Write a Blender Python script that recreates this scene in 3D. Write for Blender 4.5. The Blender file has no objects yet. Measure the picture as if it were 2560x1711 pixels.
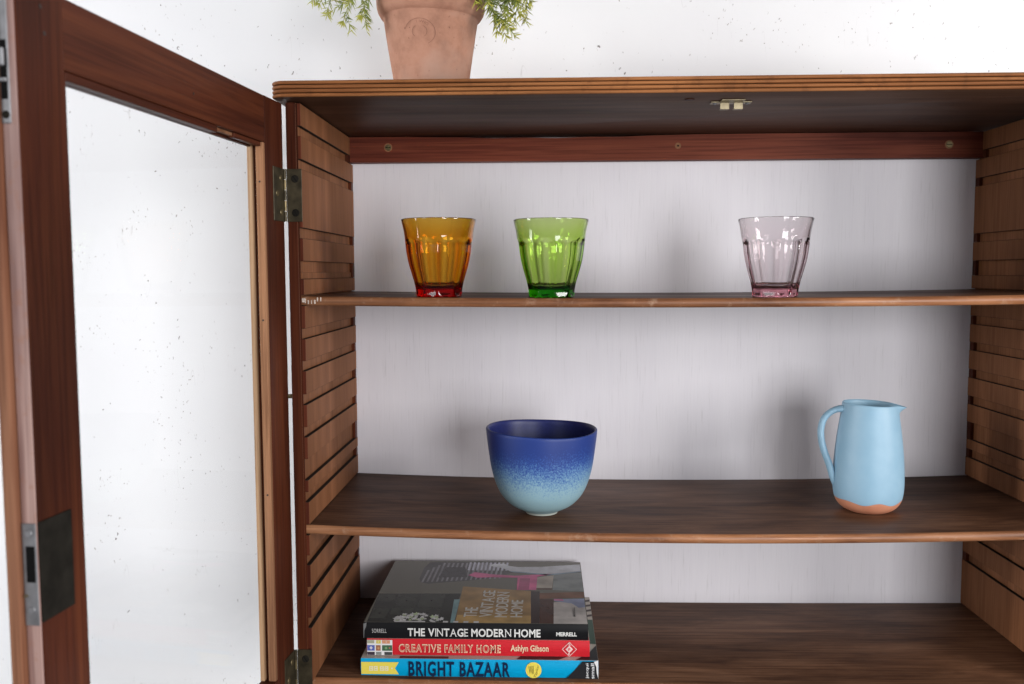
import bpy, bmesh, math, random
from mathutils import Vector, Matrix

random.seed(7)
scene = bpy.context.scene
COL = scene.collection

# ------------------------------------------------------------------ camera
cam_d = bpy.data.cameras.new('camera')
cam = bpy.data.objects.new('camera', cam_d)
COL.objects.link(cam)
_R = Vector((0.99938, 0.0348, -0.004)).normalized()
_F = Vector((-0.035, 0.9964, -0.077)).normalized()
_U = _R.cross(_F).normalized()
_R = _F.cross(_U)
cam.matrix_world = Matrix(((_R.x, _U.x, -_F.x, 0.2728), (_R.y, _U.y, -_F.y, -1.0002),
                           (_R.z, _U.z, -_F.z, 0.4766), (0, 0, 0, 1)))
cam_d.sensor_width = 36.0
cam_d.lens = 31.64
cam_d.clip_start = 0.02
cam_d.clip_end = 60
cam_d.dof.use_dof = True
cam_d.dof.focus_distance = 1.10
cam_d.dof.aperture_fstop = 8.0
scene.camera = cam

# ------------------------------------------------------------------ world, lamps, exposure
world = bpy.data.worlds.new('World')
scene.world = world
world.use_nodes = True
bg = world.node_tree.nodes['Background']
bg.inputs['Color'].default_value = (0.90, 0.91, 1.0, 1)
bg.inputs['Strength'].default_value = 0.105


def area_lamp(name, loc, target, sx, sy, watts, col):
    ld = bpy.data.lights.new(name, 'AREA')
    ld.shape = 'RECTANGLE'
    ld.size, ld.size_y = sx, sy
    ld.energy = watts
    ld.color = col
    lo = bpy.data.objects.new(name, ld)
    COL.objects.link(lo)
    lo.location = loc
    lo.rotation_euler = (Vector(target) - Vector(loc)).to_track_quat('-Z', 'Y').to_euler()
    return lo


area_lamp('window_light_right', (1.92, -1.05, 0.60), (0.35, 0.15, 0.36), 0.52, 0.75, 23, (1.0, 0.985, 0.975))
area_lamp('window_light_room', (1.40, -2.70, 0.42), (0.40, 0.15, 0.36), 0.9, 1.2, 50, (0.98, 0.985, 1.0))
area_lamp('window_light_left', (-1.20, -1.80, 0.72), (0.20, 0.2, 0.40), 0.45, 1.2, 9, (0.97, 0.985, 1.0))
side_lamp = area_lamp('wall_fill_far_left', (-2.00, -0.60, 0.55), (-0.18, 0.29, 0.32), 0.6, 1.3, 6.3, (0.97, 0.985, 1.0))  # added fill lamp, spread narrowed to brighten mostly the left wall
side_lamp.data.spread = math.radians(50)

vs = scene.view_settings
vs.view_transform = 'Standard'
vs.look = 'None'
vs.exposure = 0.0
vs.gamma = 1.0
scene.cycles.use_denoising = True
scene.cycles.max_bounces = 14
scene.cycles.transmission_bounces = 12
scene.cycles.transparent_max_bounces = 12
scene.cycles.sample_clamp_indirect = 12.0


# ------------------------------------------------------------------ helpers: materials
def new_mat(name):
    m = bpy.data.materials.new(name)
    m.use_nodes = True
    nt = m.node_tree
    b = nt.nodes['Principled BSDF']
    return m, nt, b


def N(nt, kind, **kw):
    n = nt.nodes.new(kind)
    for k, v in kw.items():
        setattr(n, k, v)
    return n


def lnk(nt, a, b):
    nt.links.new(a, b)


def ramp(nt, stops):
    r = N(nt, 'ShaderNodeValToRGB')
    el = r.color_ramp.elements
    el[0].position = stops[0][0]
    el[1].position = stops[-1][0]
    for p, c in stops[1:-1]:
        el.new(p)
    for e, (p, c) in zip(el, stops):      # positions are already in order here
        e.color = (*c, 1) if len(c) == 3 else c
    return r


def mixc(nt, fac, a, b, blend='MIX'):
    n = N(nt, 'ShaderNodeMix', data_type='RGBA', blend_type=blend)
    for sock, v in ((n.inputs[0], fac), (n.inputs[6], a), (n.inputs[7], b)):
        if hasattr(v, 'is_linked'):
            lnk(nt, v, sock)
        elif isinstance(v, (int, float)):
            sock.default_value = v
        else:
            sock.default_value = (*v, 1)
    return n.outputs[2]


def coords(nt, scale, rnd=True):
    tc = N(nt, 'ShaderNodeTexCoord')
    mp = N(nt, 'ShaderNodeMapping')
    mp.inputs['Scale'].default_value = scale
    if rnd:
        oi = N(nt, 'ShaderNodeObjectInfo')
        mu = N(nt, 'ShaderNodeVectorMath', operation='MULTIPLY_ADD')
        cx = N(nt, 'ShaderNodeCombineXYZ')
        for i in range(3):
            lnk(nt, oi.outputs['Random'], cx.inputs[i])
        mu.inputs[1].default_value = (3.1, 5.7, 4.3)
        lnk(nt, cx.outputs[0], mu.inputs[0])
        lnk(nt, tc.outputs['Object'], mu.inputs[2])
        lnk(nt, mu.outputs[0], mp.inputs[0])
    else:
        lnk(nt, tc.outputs['Object'], mp.inputs[0])
    return mp.outputs[0]


def wood(name, dark, mid, light, axis, rough=0.42, wear=0.0, wear_col=(0.45, 0.33, 0.24), bump=0.12, spec=0.09, grain=0.6, rnd=True, patch=0.5, a1=2.2):
    """mahogany-like grain running along axis 0/1/2 of the object"""
    m, nt, b = new_mat(name)

    def sc(across, along):
        s = [across] * 3
        s[axis] = along
        return tuple(s)
    v1 = coords(nt, sc(34, a1), rnd)
    v2 = coords(nt, sc(420, 9), rnd)
    v3 = coords(nt, sc(7, 2.5), rnd)
    n1 = N(nt, 'ShaderNodeTexNoise'); n1.inputs['Scale'].default_value = 1; n1.inputs['Detail'].default_value = 6
    n1.inputs['Roughness'].default_value = 0.62; n1.inputs['Distortion'].default_value = 0.6
    n2 = N(nt, 'ShaderNodeTexNoise'); n2.inputs['Scale'].default_value = 1; n2.inputs['Detail'].default_value = 3
    n3 = N(nt, 'ShaderNodeTexNoise'); n3.inputs['Scale'].default_value = 1; n3.inputs['Detail'].default_value = 2
    lnk(nt, v1, n1.inputs['Vector']); lnk(nt, v2, n2.inputs['Vector']); lnk(nt, v3, n3.inputs['Vector'])
    r1 = ramp(nt, [(0.30, dark), (0.50, mid), (0.72, light)])
    lnk(nt, n1.outputs['Fac'], r1.inputs[0])
    r2 = ramp(nt, [(0.36, (0.55, 0.5, 0.5)), (0.52, (1, 1, 1)), (0.7, (1.15, 1.12, 1.1))])
    lnk(nt, n2.outputs['Fac'], r2.inputs[0])
    r3 = ramp(nt, [(0.3, (1 - 0.56 * patch, 1 - 0.60 * patch, 1 - 0.60 * patch)), (0.66, (1 + 0.5 * patch, 1 + 0.36 * patch, 1 + 0.2 * patch))])
    lnk(nt, n3.outputs['Fac'], r3.inputs[0])
    c = mixc(nt, grain, r1.outputs[0], r2.outputs[0], 'MULTIPLY')
    c = mixc(nt, 0.8, c, r3.outputs[0], 'MULTIPLY')
    if wear > 0:
        vw = coords(nt, (60, 60, 60))
        nw = N(nt, 'ShaderNodeTexNoise'); nw.inputs['Scale'].default_value = 1; nw.inputs['Detail'].default_value = 7
        nw.inputs['Roughness'].default_value = 0.7
        lnk(nt, vw, nw.inputs['Vector'])
        rw = ramp(nt, [(0.62 - wear, (0, 0, 0)), (0.70, (1, 1, 1))])
        lnk(nt, nw.outputs['Fac'], rw.inputs[0])
        sep = N(nt, 'ShaderNodeRGBToBW'); lnk(nt, rw.outputs[0], sep.inputs[0])
        mu = N(nt, 'ShaderNodeMath', operation='MULTIPLY'); mu.inputs[1].default_value = 0.6
        lnk(nt, sep.outputs[0], mu.inputs[0])
        c = mixc(nt, mu.outputs[0], c, wear_col)
    lnk(nt, c, b.inputs['Base Color'])
    rr = N(nt, 'ShaderNodeMapRange'); rr.inputs[1].default_value = 0.3; rr.inputs[2].default_value = 0.7
    rr.inputs[3].default_value = rough + 0.12; rr.inputs[4].default_value = rough - 0.06
    lnk(nt, n3.outputs['Fac'], rr.inputs[0])
    lnk(nt, rr.outputs[0], b.inputs['Roughness'])
    b.inputs['Specular IOR Level'].default_value = spec
    bp = N(nt, 'ShaderNodeBump'); bp.inputs['Strength'].default_value = bump; bp.inputs['Distance'].default_value = 0.0008
    lnk(nt, n2.outputs['Fac'], bp.inputs['Height'])
    lnk(nt, bp.outputs[0], b.inputs['Normal'])
    return m


def plain(name, col, rough=0.5, metal=0.0, spec=0.5, var=0.0, vscale=60):
    m, nt, b = new_mat(name)
    b.inputs['Roughness'].default_value = rough
    b.inputs['Metallic'].default_value = metal
    b.inputs['Specular IOR Level'].default_value = spec
    if var:
        v = coords(nt, (vscale,) * 3)
        n = N(nt, 'ShaderNodeTexNoise'); n.inputs['Scale'].default_value = 1; n.inputs['Detail'].default_value = 5
        lnk(nt, v, n.inputs['Vector'])
        lo = tuple(x * (1 - var) for x in col)
        hi = tuple(min(1, x * (1 + var)) for x in col)
        r = ramp(nt, [(0.3, lo), (0.7, hi)])
        lnk(nt, n.outputs['Fac'], r.inputs[0])
        lnk(nt, r.outputs[0], b.inputs['Base Color'])
    else:
        b.inputs['Base Color'].default_value = (*col, 1)
    return m


M = {}
MD, MM, ML = (0.036, 0.0095, 0.0052), (0.068, 0.018, 0.0088), (0.112, 0.033, 0.0135)
M['mahog_v'] = wood('mahogany upright', MD, MM, ML, 2, rough=0.40, patch=0.85)
M['mahog_h'] = wood('mahogany level', MD, MM, ML, 0, rough=0.40, patch=0.7)
M['rail'] = wood('mahogany back rail', (0.075, 0.017, 0.010), (0.135, 0.033, 0.020), (0.20, 0.056, 0.030), 0, rough=0.5)
M['batten'] = wood('pale brown batten', (0.140, 0.055, 0.024), (0.205, 0.087, 0.040), (0.27, 0.120, 0.059), 2, rough=0.6, bump=0.15, spec=0.12, grain=0.4, rnd=False)
M['batten_ledge'] = plain('grimy and shaded batten ledge', (0.035, 0.025, 0.020), 0.8, 0, 0.1, 0.3, 80)  # grime on the ledge tops; groove shadow painted onto the undersides
M['batten_front'] = wood('batten front end', (0.06, 0.014, 0.008), (0.10, 0.026, 0.014), (0.15, 0.042, 0.022), 2, rough=0.5)
M['shelf_top'] = wood('dark shelf', (0.054, 0.025, 0.015), (0.105, 0.052, 0.030), (0.165, 0.088, 0.053), 0, rough=0.42, spec=0.13, grain=0.75, a1=8.0, patch=0.7, bump=0.3)
M['shelf_edge'] = wood('worn shelf edge', (0.13, 0.050, 0.022), (0.26, 0.112, 0.050), (0.42, 0.205, 0.105), 0, rough=0.40, wear=0.06, wear_col=(0.42, 0.27, 0.18), spec=0.35, a1=6)
M['top_under'] = wood('top board underside', (0.055, 0.027, 0.017), (0.090, 0.046, 0.029), (0.125, 0.066, 0.043), 0, rough=0.42, spec=0.10, patch=0.6)
M['reed'] = wood('reeded edge', (0.13, 0.046, 0.018), (0.25, 0.100, 0.038), (0.37, 0.165, 0.066), 0, rough=0.42, wear=0.08, wear_col=(0.13, 0.05, 0.022))
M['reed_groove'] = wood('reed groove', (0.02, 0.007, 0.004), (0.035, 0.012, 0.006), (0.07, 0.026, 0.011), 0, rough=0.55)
M['bead'] = wood('glazing bead', (0.17, 0.080, 0.042), (0.26, 0.130, 0.070), (0.36, 0.195, 0.11), 2, rough=0.6)
M['bead_pale'] = wood('lit pale rebate', (0.30, 0.18, 0.10), (0.40, 0.26, 0.155), (0.48, 0.33, 0.21), 2, rough=0.6)  # outer rebate paled in its colour, as if lit
M['door_edge'] = wood('worn lit door edge', (0.16, 0.085, 0.075), (0.30, 0.19, 0.175), (0.42, 0.30, 0.28), 2, rough=0.42, wear=0.06, wear_col=(0.35, 0.16, 0.09))  # pale lilac tone paints in the light falling on this edge
M['door_lip'] = wood('door meeting strip', (0.12, 0.042, 0.024), (0.21, 0.09, 0.052), (0.30, 0.15, 0.09), 2, rough=0.45)
M['brass_dark'] = plain('tarnished brass', (0.065, 0.052, 0.030), 0.45, 0.6, 0.5, 0.45, 90)
M['brass'] = plain('brass', (0.27, 0.225, 0.145), 0.42, 0.9, 0.5, 0.2, 120)
M['brass_old'] = plain('old brass', (0.20, 0.155, 0.08), 0.45, 0.8, 0.5, 0.35, 120)
M['steel'] = plain('grey steel', (0.24, 0.24, 0.25), 0.5, 0.6, 0.5, 0.25, 80)
M['iron'] = plain('dark iron', (0.017, 0.015, 0.012), 0.8, 0.0, 0.06, 0.35, 70)
M['black'] = plain('black void', (0.006, 0.006, 0.006), 0.8, 0, 0.1)
M['nail'] = plain('dark nail', (0.035, 0.022, 0.018), 0.6, 0.3)
M['chip'] = plain('pale chipped paint', (0.62, 0.52, 0.45), 0.7, 0, 0.3, 0.25, 400)

# clear door pane: thin sheet, sees through, reflects by fresnel
m, nt, b = new_mat('door pane')
nt.nodes.remove(b)
out = nt.nodes['Material Output']
tr = N(nt, 'ShaderNodeBsdfTransparent'); tr.inputs[0].default_value = (0.997, 0.998, 0.997, 1)
gl = N(nt, 'ShaderNodeBsdfGlossy'); gl.inputs['Roughness'].default_value = 0.02
lw = N(nt, 'ShaderNodeLayerWeight')
pw = N(nt, 'ShaderNodeMath', operation='POWER'); pw.inputs[1].default_value = 5.0
lnk(nt, lw.outputs['Facing'], pw.inputs[0])
fr = N(nt, 'ShaderNodeMath', operation='MULTIPLY_ADD'); fr.inputs[1].default_value = 0.14; fr.inputs[2].default_value = 0.012
lnk(nt, pw.outputs[0], fr.inputs[0])
mx = N(nt, 'ShaderNodeMixShader')
lnk(nt, fr.outputs[0], mx.inputs[0]); lnk(nt, tr.outputs[0], mx.inputs[1]); lnk(nt, gl.outputs[0], mx.inputs[2])
lnk(nt, mx.outputs[0], out.inputs['Surface'])
M['pane'] = m


def tinted_glass(name, col, density):
    m, nt, b = new_mat(name)
    b.inputs['Base Color'].default_value = (1, 1, 1, 1)
    b.inputs['Roughness'].default_value = 0.0
    b.inputs['IOR'].default_value = 1.5
    b.inputs['Transmission Weight'].default_value = 1.0
    va = N(nt, 'ShaderNodeVolumeAbsorption')
    va.inputs['Color'].default_value = (*col, 1)
    va.inputs['Density'].default_value = density
    lnk(nt, va.outputs[0], nt.nodes['Material Output'].inputs['Volume'])
    return m


M['amber'] = tinted_glass('amber glass', (0.984, 0.785, 0.0), 760)
M['green'] = tinted_glass('green glass', (0.69, 0.905, 0.0), 310)
M['pink'] = tinted_glass('pink glass', (0.90, 0.60, 0.66), 58)

# plaster wall: off-white with flecks, fine scratches and trowel relief
m, nt, b = new_mat('white plaster')
v = coords(nt, (1, 1, 1), False)
nA = N(nt, 'ShaderNodeTexNoise'); nA.inputs['Scale'].default_value = 3.2; nA.inputs['Detail'].default_value = 3
lnk(nt, v, nA.inputs['Vector'])
rA = ramp(nt, [(0.3, (0.79, 0.785, 0.80)), (0.7, (0.845, 0.845, 0.85))])
lnk(nt, nA.outputs['Fac'], rA.inputs[0])
# flecks: warped voronoi dots, switched on only in patches
nW = N(nt, 'ShaderNodeTexNoise'); nW.inputs['Scale'].default_value = 190; nW.inputs['Detail'].default_value = 2
lnk(nt, v, nW.inputs['Vector'])
wv = N(nt, 'ShaderNodeVectorMath', operation='MULTIPLY_ADD')
wv.inputs[1].default_value = (0.008, 0.0, 0.010)
lnk(nt, nW.outputs['Color'], wv.inputs[0]); lnk(nt, v, wv.inputs[2])
cur = rA.outputs[0]
for sc_, rad, lo, hi, colr, msc in ((52, 0.095, 0.55, 0.62, (0.16, 0.135, 0.13), 9), (140, 0.15, 0.52, 0.58, (0.33, 0.29, 0.27), 13), (75, 0.085, 0.46, 0.55, (0.20, 0.17, 0.16), 6)):
    mpv = N(nt, 'ShaderNodeMapping'); mpv.inputs['Scale'].default_value = (1.35, 1, 0.8)
    mpv.inputs['Rotation'].default_value = (0, 0.35, 0)
    lnk(nt, wv.outputs[0], mpv.inputs[0])
    vo = N(nt, 'ShaderNodeTexVoronoi'); vo.inputs['Scale'].default_value = sc_; vo.inputs['Randomness'].default_value = 1
    lnk(nt, mpv.outputs[0], vo.inputs['Vector'])
    rv = ramp(nt, [(rad * 0.55, (1, 1, 1)), (rad, (0, 0, 0))])
    lnk(nt, vo.outputs['Distance'], rv.inputs[0])
    nM = N(nt, 'ShaderNodeTexNoise'); nM.inputs['Scale'].default_value = msc; nM.inputs['Detail'].default_value = 4
    nM.inputs['Roughness'].default_value = 0.7
    lnk(nt, v, nM.inputs['Vector'])
    rM = ramp(nt, [(lo, (0, 0, 0)), (hi, (1, 1, 1))])
    lnk(nt, nM.outputs['Fac'], rM.inputs[0])
    mm = N(nt, 'ShaderNodeMath', operation='MULTIPLY')
    lnk(nt, rv.outputs[0], mm.inputs[0]); lnk(nt, rM.outputs[0], mm.inputs[1])
    cur = mixc(nt, mm.outputs[0], cur, colr)
# hair scratches
mps = N(nt, 'ShaderNodeMapping'); mps.inputs['Scale'].default_value = (55, 1, 9); mps.inputs['Rotation'].default_value = (0, 0.45, 0)
lnk(nt, v, mps.inputs[0])
nS = N(nt, 'ShaderNodeTexNoise'); nS.inputs['Scale'].default_value = 1; nS.inputs['Detail'].default_value = 1
lnk(nt, mps.outputs[0], nS.inputs['Vector'])
rS = ramp(nt, [(0.496, (0, 0, 0)), (0.5, (1, 1, 1)), (0.504, (0, 0, 0))])
lnk(nt, nS.outputs['Fac'], rS.inputs[0])
nT = N(nt, 'ShaderNodeTexNoise'); nT.inputs['Scale'].default_value = 26; nT.inputs['Detail'].default_value = 2
lnk(nt, v, nT.inputs['Vector'])
rT = ramp(nt, [(0.60, (0, 0, 0)), (0.68, (0.45, 0.45, 0.45))])
lnk(nt, nT.outputs['Fac'], rT.inputs[0])
mS = N(nt, 'ShaderNodeMath', operation='MULTIPLY')
lnk(nt, rS.outputs[0], mS.inputs[0]); lnk(nt, rT.outputs[0], mS.inputs[1])
cur = mixc(nt, mS.outputs[0], cur, (0.45, 0.42, 0.41))
lnk(nt, cur, b.inputs['Base Color'])
b.inputs['Roughness'].default_value = 0.62
b.inputs['Specular IOR Level'].default_value = 0.25
nB = N(nt, 'ShaderNodeTexNoise'); nB.inputs['Scale'].default_value = 24; nB.inputs['Detail'].default_value = 7
lnk(nt, v, nB.inputs['Vector'])
bp = N(nt, 'ShaderNodeBump'); bp.inputs['Strength'].default_value = 0.25; bp.inputs['Distance'].default_value = 0.003
lnk(nt, nB.outputs['Fac'], bp.inputs['Height']); lnk(nt, bp.outputs[0], b.inputs['Normal'])
M['plaster'] = m

# painted back board: white with upright open grain showing through
m, nt, b = new_mat('white painted board')
v = coords(nt, (560, 560, 22), False)
n1 = N(nt, 'ShaderNodeTexNoise'); n1.inputs['Scale'].default_value = 1; n1.inputs['Detail'].default_value = 4
lnk(nt, v, n1.inputs['Vector'])
v2 = coords(nt, (60, 60, 4), False)
n2 = N(nt, 'ShaderNodeTexNoise'); n2.inputs['Scale'].default_value = 1; n2.inputs['Detail'].default_value = 3
lnk(nt, v2, n2.inputs['Vector'])
r1 = ramp(nt, [(0.26, (0.62, 0.595, 0.62)), (0.38, (0.70, 0.672, 0.706)), (0.7, (0.715, 0.688, 0.722))])
lnk(nt, n1.outputs['Fac'], r1.inputs[0])
r2 = ramp(nt, [(0.3, (0.975, 0.972, 0.98)), (0.6, (1, 1, 1))])
lnk(nt, n2.outputs['Fac'], r2.inputs[0])
lnk(nt, mixc(nt, 0.9, r1.outputs[0], r2.outputs[0], 'MULTIPLY'), b.inputs['Base Color'])
b.inputs['Roughness'].default_value = 0.5
bp = N(nt, 'ShaderNodeBump'); bp.inputs['Strength'].default_value = 0.18; bp.inputs['Distance'].default_value = 0.0006
lnk(nt, n1.outputs['Fac'], bp.inputs['Height']); lnk(nt, bp.outputs[0], b.inputs['Normal'])
M['backboard'] = m

# terracotta with lime bloom
m, nt, b = new_mat('terracotta')
v = coords(nt, (1, 1, 1), False)
n1 = N(nt, 'ShaderNodeTexNoise'); n1.inputs['Scale'].default_value = 34; n1.inputs['Detail'].default_value = 7; n1.inputs['Roughness'].default_value = 0.65
lnk(nt, v, n1.inputs['Vector'])
r1 = ramp(nt, [(0.30, (0.31, 0.155, 0.105)), (0.5, (0.42, 0.215, 0.145)), (0.70, (0.47, 0.255, 0.18))])
lnk(nt, n1.outputs['Fac'], r1.inputs[0])
n2 = N(nt, 'ShaderNodeTexNoise'); n2.inputs['Scale'].default_value = 11; n2.inputs['Detail'].default_value = 5
lnk(nt, v, n2.inputs['Vector'])
r2 = ramp(nt, [(0.47, (0, 0, 0)), (0.66, (0.75, 0.75, 0.75))])
lnk(nt, n2.outputs['Fac'], r2.inputs[0])
c = mixc(nt, r2.outputs[0], r1.outputs[0], (0.42, 0.28, 0.22))
n3 = N(nt, 'ShaderNodeTexNoise'); n3.inputs['Scale'].default_value = 170; n3.inputs['Detail'].default_value = 2
lnk(nt, v, n3.inputs['Vector'])
r3 = ramp(nt, [(0.20, (0.35, 0.30, 0.30)), (0.29, (1, 1, 1))])
lnk(nt, n3.outputs['Fac'], r3.inputs[0])
lnk(nt, mixc(nt, 0.9, c, r3.outputs[0], 'MULTIPLY'), b.inputs['Base Color'])
b.inputs['Roughness'].default_value = 0.88
b.inputs['Specular IOR Level'].default_value = 0.2
bp = N(nt, 'ShaderNodeBump'); bp.inputs['Strength'].default_value = 0.3; bp.inputs['Distance'].default_value = 0.001
lnk(nt, n1.outputs['Fac'], bp.inputs['Height']); lnk(nt, bp.outputs[0], b.inputs['Normal'])
M['terracotta'] = m
M['terracotta_mark'] = plain('stamped mark', (0.25, 0.125, 0.09), 0.9, 0, 0.1)
M['soil'] = plain('soil', (0.03, 0.02, 0.015), 0.95, 0, 0.1, 0.4, 200)

# bowl glaze: cobalt at the rim, speckling down to pale aqua
m, nt, b = new_mat('speckled blue glaze')
tc = N(nt, 'ShaderNodeTexCoord')
sp = N(nt, 'ShaderNodeSeparateXYZ'); lnk(nt, tc.outputs['Object'], sp.inputs[0])
n1 = N(nt, 'ShaderNodeTexNoise'); n1.inputs['Scale'].default_value = 560; n1.inputs['Detail'].default_value = 3; n1.inputs['Roughness'].default_value = 0.7
lnk(nt, tc.outputs['Object'], n1.inputs['Vector'])
n2 = N(nt, 'ShaderNodeTexNoise'); n2.inputs['Scale'].default_value = 22; n2.inputs['Detail'].default_value = 3
lnk(nt, tc.outputs['Object'], n2.inputs['Vector'])
a1 = N(nt, 'ShaderNodeMath', operation='MULTIPLY_ADD'); a1.inputs[1].default_value = 0.085; lnk(nt, n1.outputs['Fac'], a1.inputs[0]); lnk(nt, sp.outputs['Z'], a1.inputs[2])
a2 = N(nt, 'ShaderNodeMath', operation='MULTIPLY_ADD'); a2.inputs[1].default_value = 0.014; lnk(nt, n2.outputs['Fac'], a2.inputs[0]); lnk(nt, a1.outputs[0], a2.inputs[2])
mr = N(nt, 'ShaderNodeMapRange'); mr.inputs[1].default_value = 0.0490; mr.inputs[2].default_value = 0.1490
lnk(nt, a2.outputs[0], mr.inputs[0])
r = ramp(nt, [(0.10, (0.31, 0.48, 0.52)), (0.38, (0.29, 0.46, 0.54)), (0.56, (0.12, 0.25, 0.46)), (0.70, (0.032, 0.085, 0.32)), (0.84, (0.019, 0.046, 0.225))])
lnk(nt, mr.outputs[0], r.inputs[0]); lnk(nt, r.outputs[0], b.inputs['Base Color'])
b.inputs['Roughness'].default_value = 0.46
b.inputs['Specular IOR Level'].default_value = 0.45
bp = N(nt, 'ShaderNodeBump'); bp.inputs['Strength'].default_value = 0.08; bp.inputs['Distance'].default_value = 0.0005
lnk(nt, n1.outputs['Fac'], bp.inputs['Height']); lnk(nt, bp.outputs[0], b.inputs['Normal'])
M['bowl'] = m
M['bowl_in'] = plain('cobalt glaze', (0.014, 0.022, 0.14), 0.42, 0, 0.5, 0.15, 300)
M['bowl_foot'] = plain('pale unglazed foot', (0.46, 0.50, 0.45), 0.75, 0, 0.3)

# jug glaze: satin sky blue, bare terracotta below a wavy dip line
m, nt, b = new_mat('dipped blue glaze')
tc = N(nt, 'ShaderNodeTexCoord')
sp = N(nt, 'ShaderNodeSeparateXYZ'); lnk(nt, tc.outputs['Object'], sp.inputs[0])
s1 = N(nt, 'ShaderNodeMath', operation='MULTIPLY'); s1.inputs[1].default_value = 185; lnk(nt, sp.outputs['X'], s1.inputs[0])
s2 = N(nt, 'ShaderNodeMath', operation='COSINE'); lnk(nt, s1.outputs[0], s2.inputs[0])
s3 = N(nt, 'ShaderNodeMath', operation='MULTIPLY_ADD'); s3.inputs[1].default_value = 0.0018; s3.inputs[2].default_value = 0.0150
lnk(nt, s2.outputs[0], s3.inputs[0])
gt = N(nt, 'ShaderNodeMath', operation='SUBTRACT'); lnk(nt, sp.outputs['Z'], gt.inputs[0]); lnk(nt, s3.outputs[0], gt.inputs[1])
st = N(nt, 'ShaderNodeMapRange'); st.inputs[1].default_value = -0.0002; st.inputs[2].default_value = 0.0003
lnk(nt, gt.outputs[0], st.inputs[0])
n1 = N(nt, 'ShaderNodeTexNoise'); n1.inputs['Scale'].default_value = 55; n1.inputs['Detail'].default_value = 4
lnk(nt, tc.outputs['Object'], n1.inputs['Vector'])
rb = ramp(nt, [(0.3, (0.24, 0.405, 0.53)), (0.7, (0.275, 0.44, 0.56))]); lnk(nt, n1.outputs['Fac'], rb.inputs[0])
ro = ramp(nt, [(0.3, (0.50, 0.195, 0.11)), (0.7, (0.59, 0.25, 0.145))]); lnk(nt, n1.outputs['Fac'], ro.inputs[0])
lnk(nt, mixc(nt, st.outputs[0], ro.outputs[0], rb.outputs[0]), b.inputs['Base Color'])
rg = N(nt, 'ShaderNodeMapRange'); rg.inputs[3].default_value = 0.6; rg.inputs[4].default_value = 0.48
lnk(nt, st.outputs[0], rg.inputs[0]); lnk(nt, rg.outputs[0], b.inputs['Roughness'])
b.inputs['Specular IOR Level'].default_value = 0.5
bp = N(nt, 'ShaderNodeBump'); bp.inputs['Strength'].default_value = 0.35; bp.inputs['Distance'].default_value = 0.0006
lnk(nt, st.outputs[0], bp.inputs['Height']); lnk(nt, bp.outputs[0], b.inputs['Normal'])
M['jug'] = m
M['jug_handle'] = plain('blue glaze handle', (0.258, 0.425, 0.548), 0.42, 0, 0.5, 0.06, 60)

# fern: colour runs along the sprig through a per-corner attribute "age" (dark old growth, yellow-green tips)
m, nt, b = new_mat('fern needle')
at_ = N(nt, 'ShaderNodeAttribute', attribute_name='age')
r = ramp(nt, [(0.0, (0.042, 0.085, 0.020)), (0.5, (0.18, 0.235, 0.034)), (1.0, (0.55, 0.53, 0.075))])
lnk(nt, at_.outputs['Fac'], r.inputs[0]); lnk(nt, r.outputs[0], b.inputs['Base Color'])
b.inputs['Roughness'].default_value = 0.5
M['fern'] = m


def ink(name, col, rough=0.35):
    key = 'ink_' + name
    if key not in M:
        M[key] = plain(name, col, rough, 0, 0.22)
    return M[key]


# ------------------------------------------------------------------ helpers: objects
FR = {}          # object -> its origin in the coordinates of its top-level frame


def tag(o, label=None, cat=None, group=None, kind=None):
    if label: o['label'] = label
    if cat: o['category'] = cat
    if group: o['group'] = group
    if kind: o['kind'] = kind
    return o


def empty(name, loc, rz=0.0, parent=None):
    o = bpy.data.objects.new(name, None)
    COL.objects.link(o)
    o.empty_display_size = 0.02
    o.rotation_euler = (0, 0, rz)
    if parent is not None:
        o.parent = parent
        o.location = Vector(loc) - FR[parent]
        FR[o] = Vector((0, 0, 0))
    else:
        o.location = loc
        FR[o] = Vector(loc)
    return o


def add(name, bm, mats, parent=None, smooth=False, origin=None):
    """bm in frame coordinates -> mesh object whose origin is its own centre (bottom for things)"""
    if origin is None:
        xs = [v.co for v in bm.verts]
        lo = Vector((min(v.x for v in xs), min(v.y for v in xs), min(v.z for v in xs)))
        hi = Vector((max(v.x for v in xs), max(v.y for v in xs), max(v.z for v in xs)))
        origin = (lo + hi) / 2
    origin = Vector(origin)
    bmesh.ops.translate(bm, verts=bm.verts, vec=-origin)
    me = bpy.data.meshes.new(name)
    bm.to_mesh(me)
    bm.free()
    if not isinstance(mats, (list, tuple)):
        mats = [mats]
    for mt in mats:
        me.materials.append(M[mt] if isinstance(mt, str) else mt)
    if smooth:
        for p in me.polygons:
            p.use_smooth = True
        if smooth is not True:
            me.set_sharp_from_angle(angle=math.radians(smooth))
    o = bpy.data.objects.new(name, me)
    COL.objects.link(o)
    if parent is not None:
        o.parent = parent
        o.location = origin - FR[parent]
    else:
        o.location = origin
    FR[o] = origin
    return o


def box(x0, x1, y0, y1, z0, z1, bev=0.0, seg=1, bm=None, mat=0):
    own = bm is None
    b2 = bmesh.new()
    bmesh.ops.create_cube(b2, size=1.0)
    for v in b2.verts:
        v.co = Vector(((x0 + x1) / 2 + v.co.x * (x1 - x0), (y0 + y1) / 2 + v.co.y * (y1 - y0), (z0 + z1) / 2 + v.co.z * (z1 - z0)))
    if bev:
        bmesh.ops.bevel(b2, geom=list(b2.edges), offset=bev, segments=seg, profile=0.5, affect='EDGES', clamp_overlap=True)
    for f in b2.faces:
        f.material_index = mat
    if own:
        return b2
    me = bpy.data.meshes.new('t'); b2.to_mesh(me); b2.free()
    bm.from_mesh(me); bpy.data.meshes.remove(me)
    return bm


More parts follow.
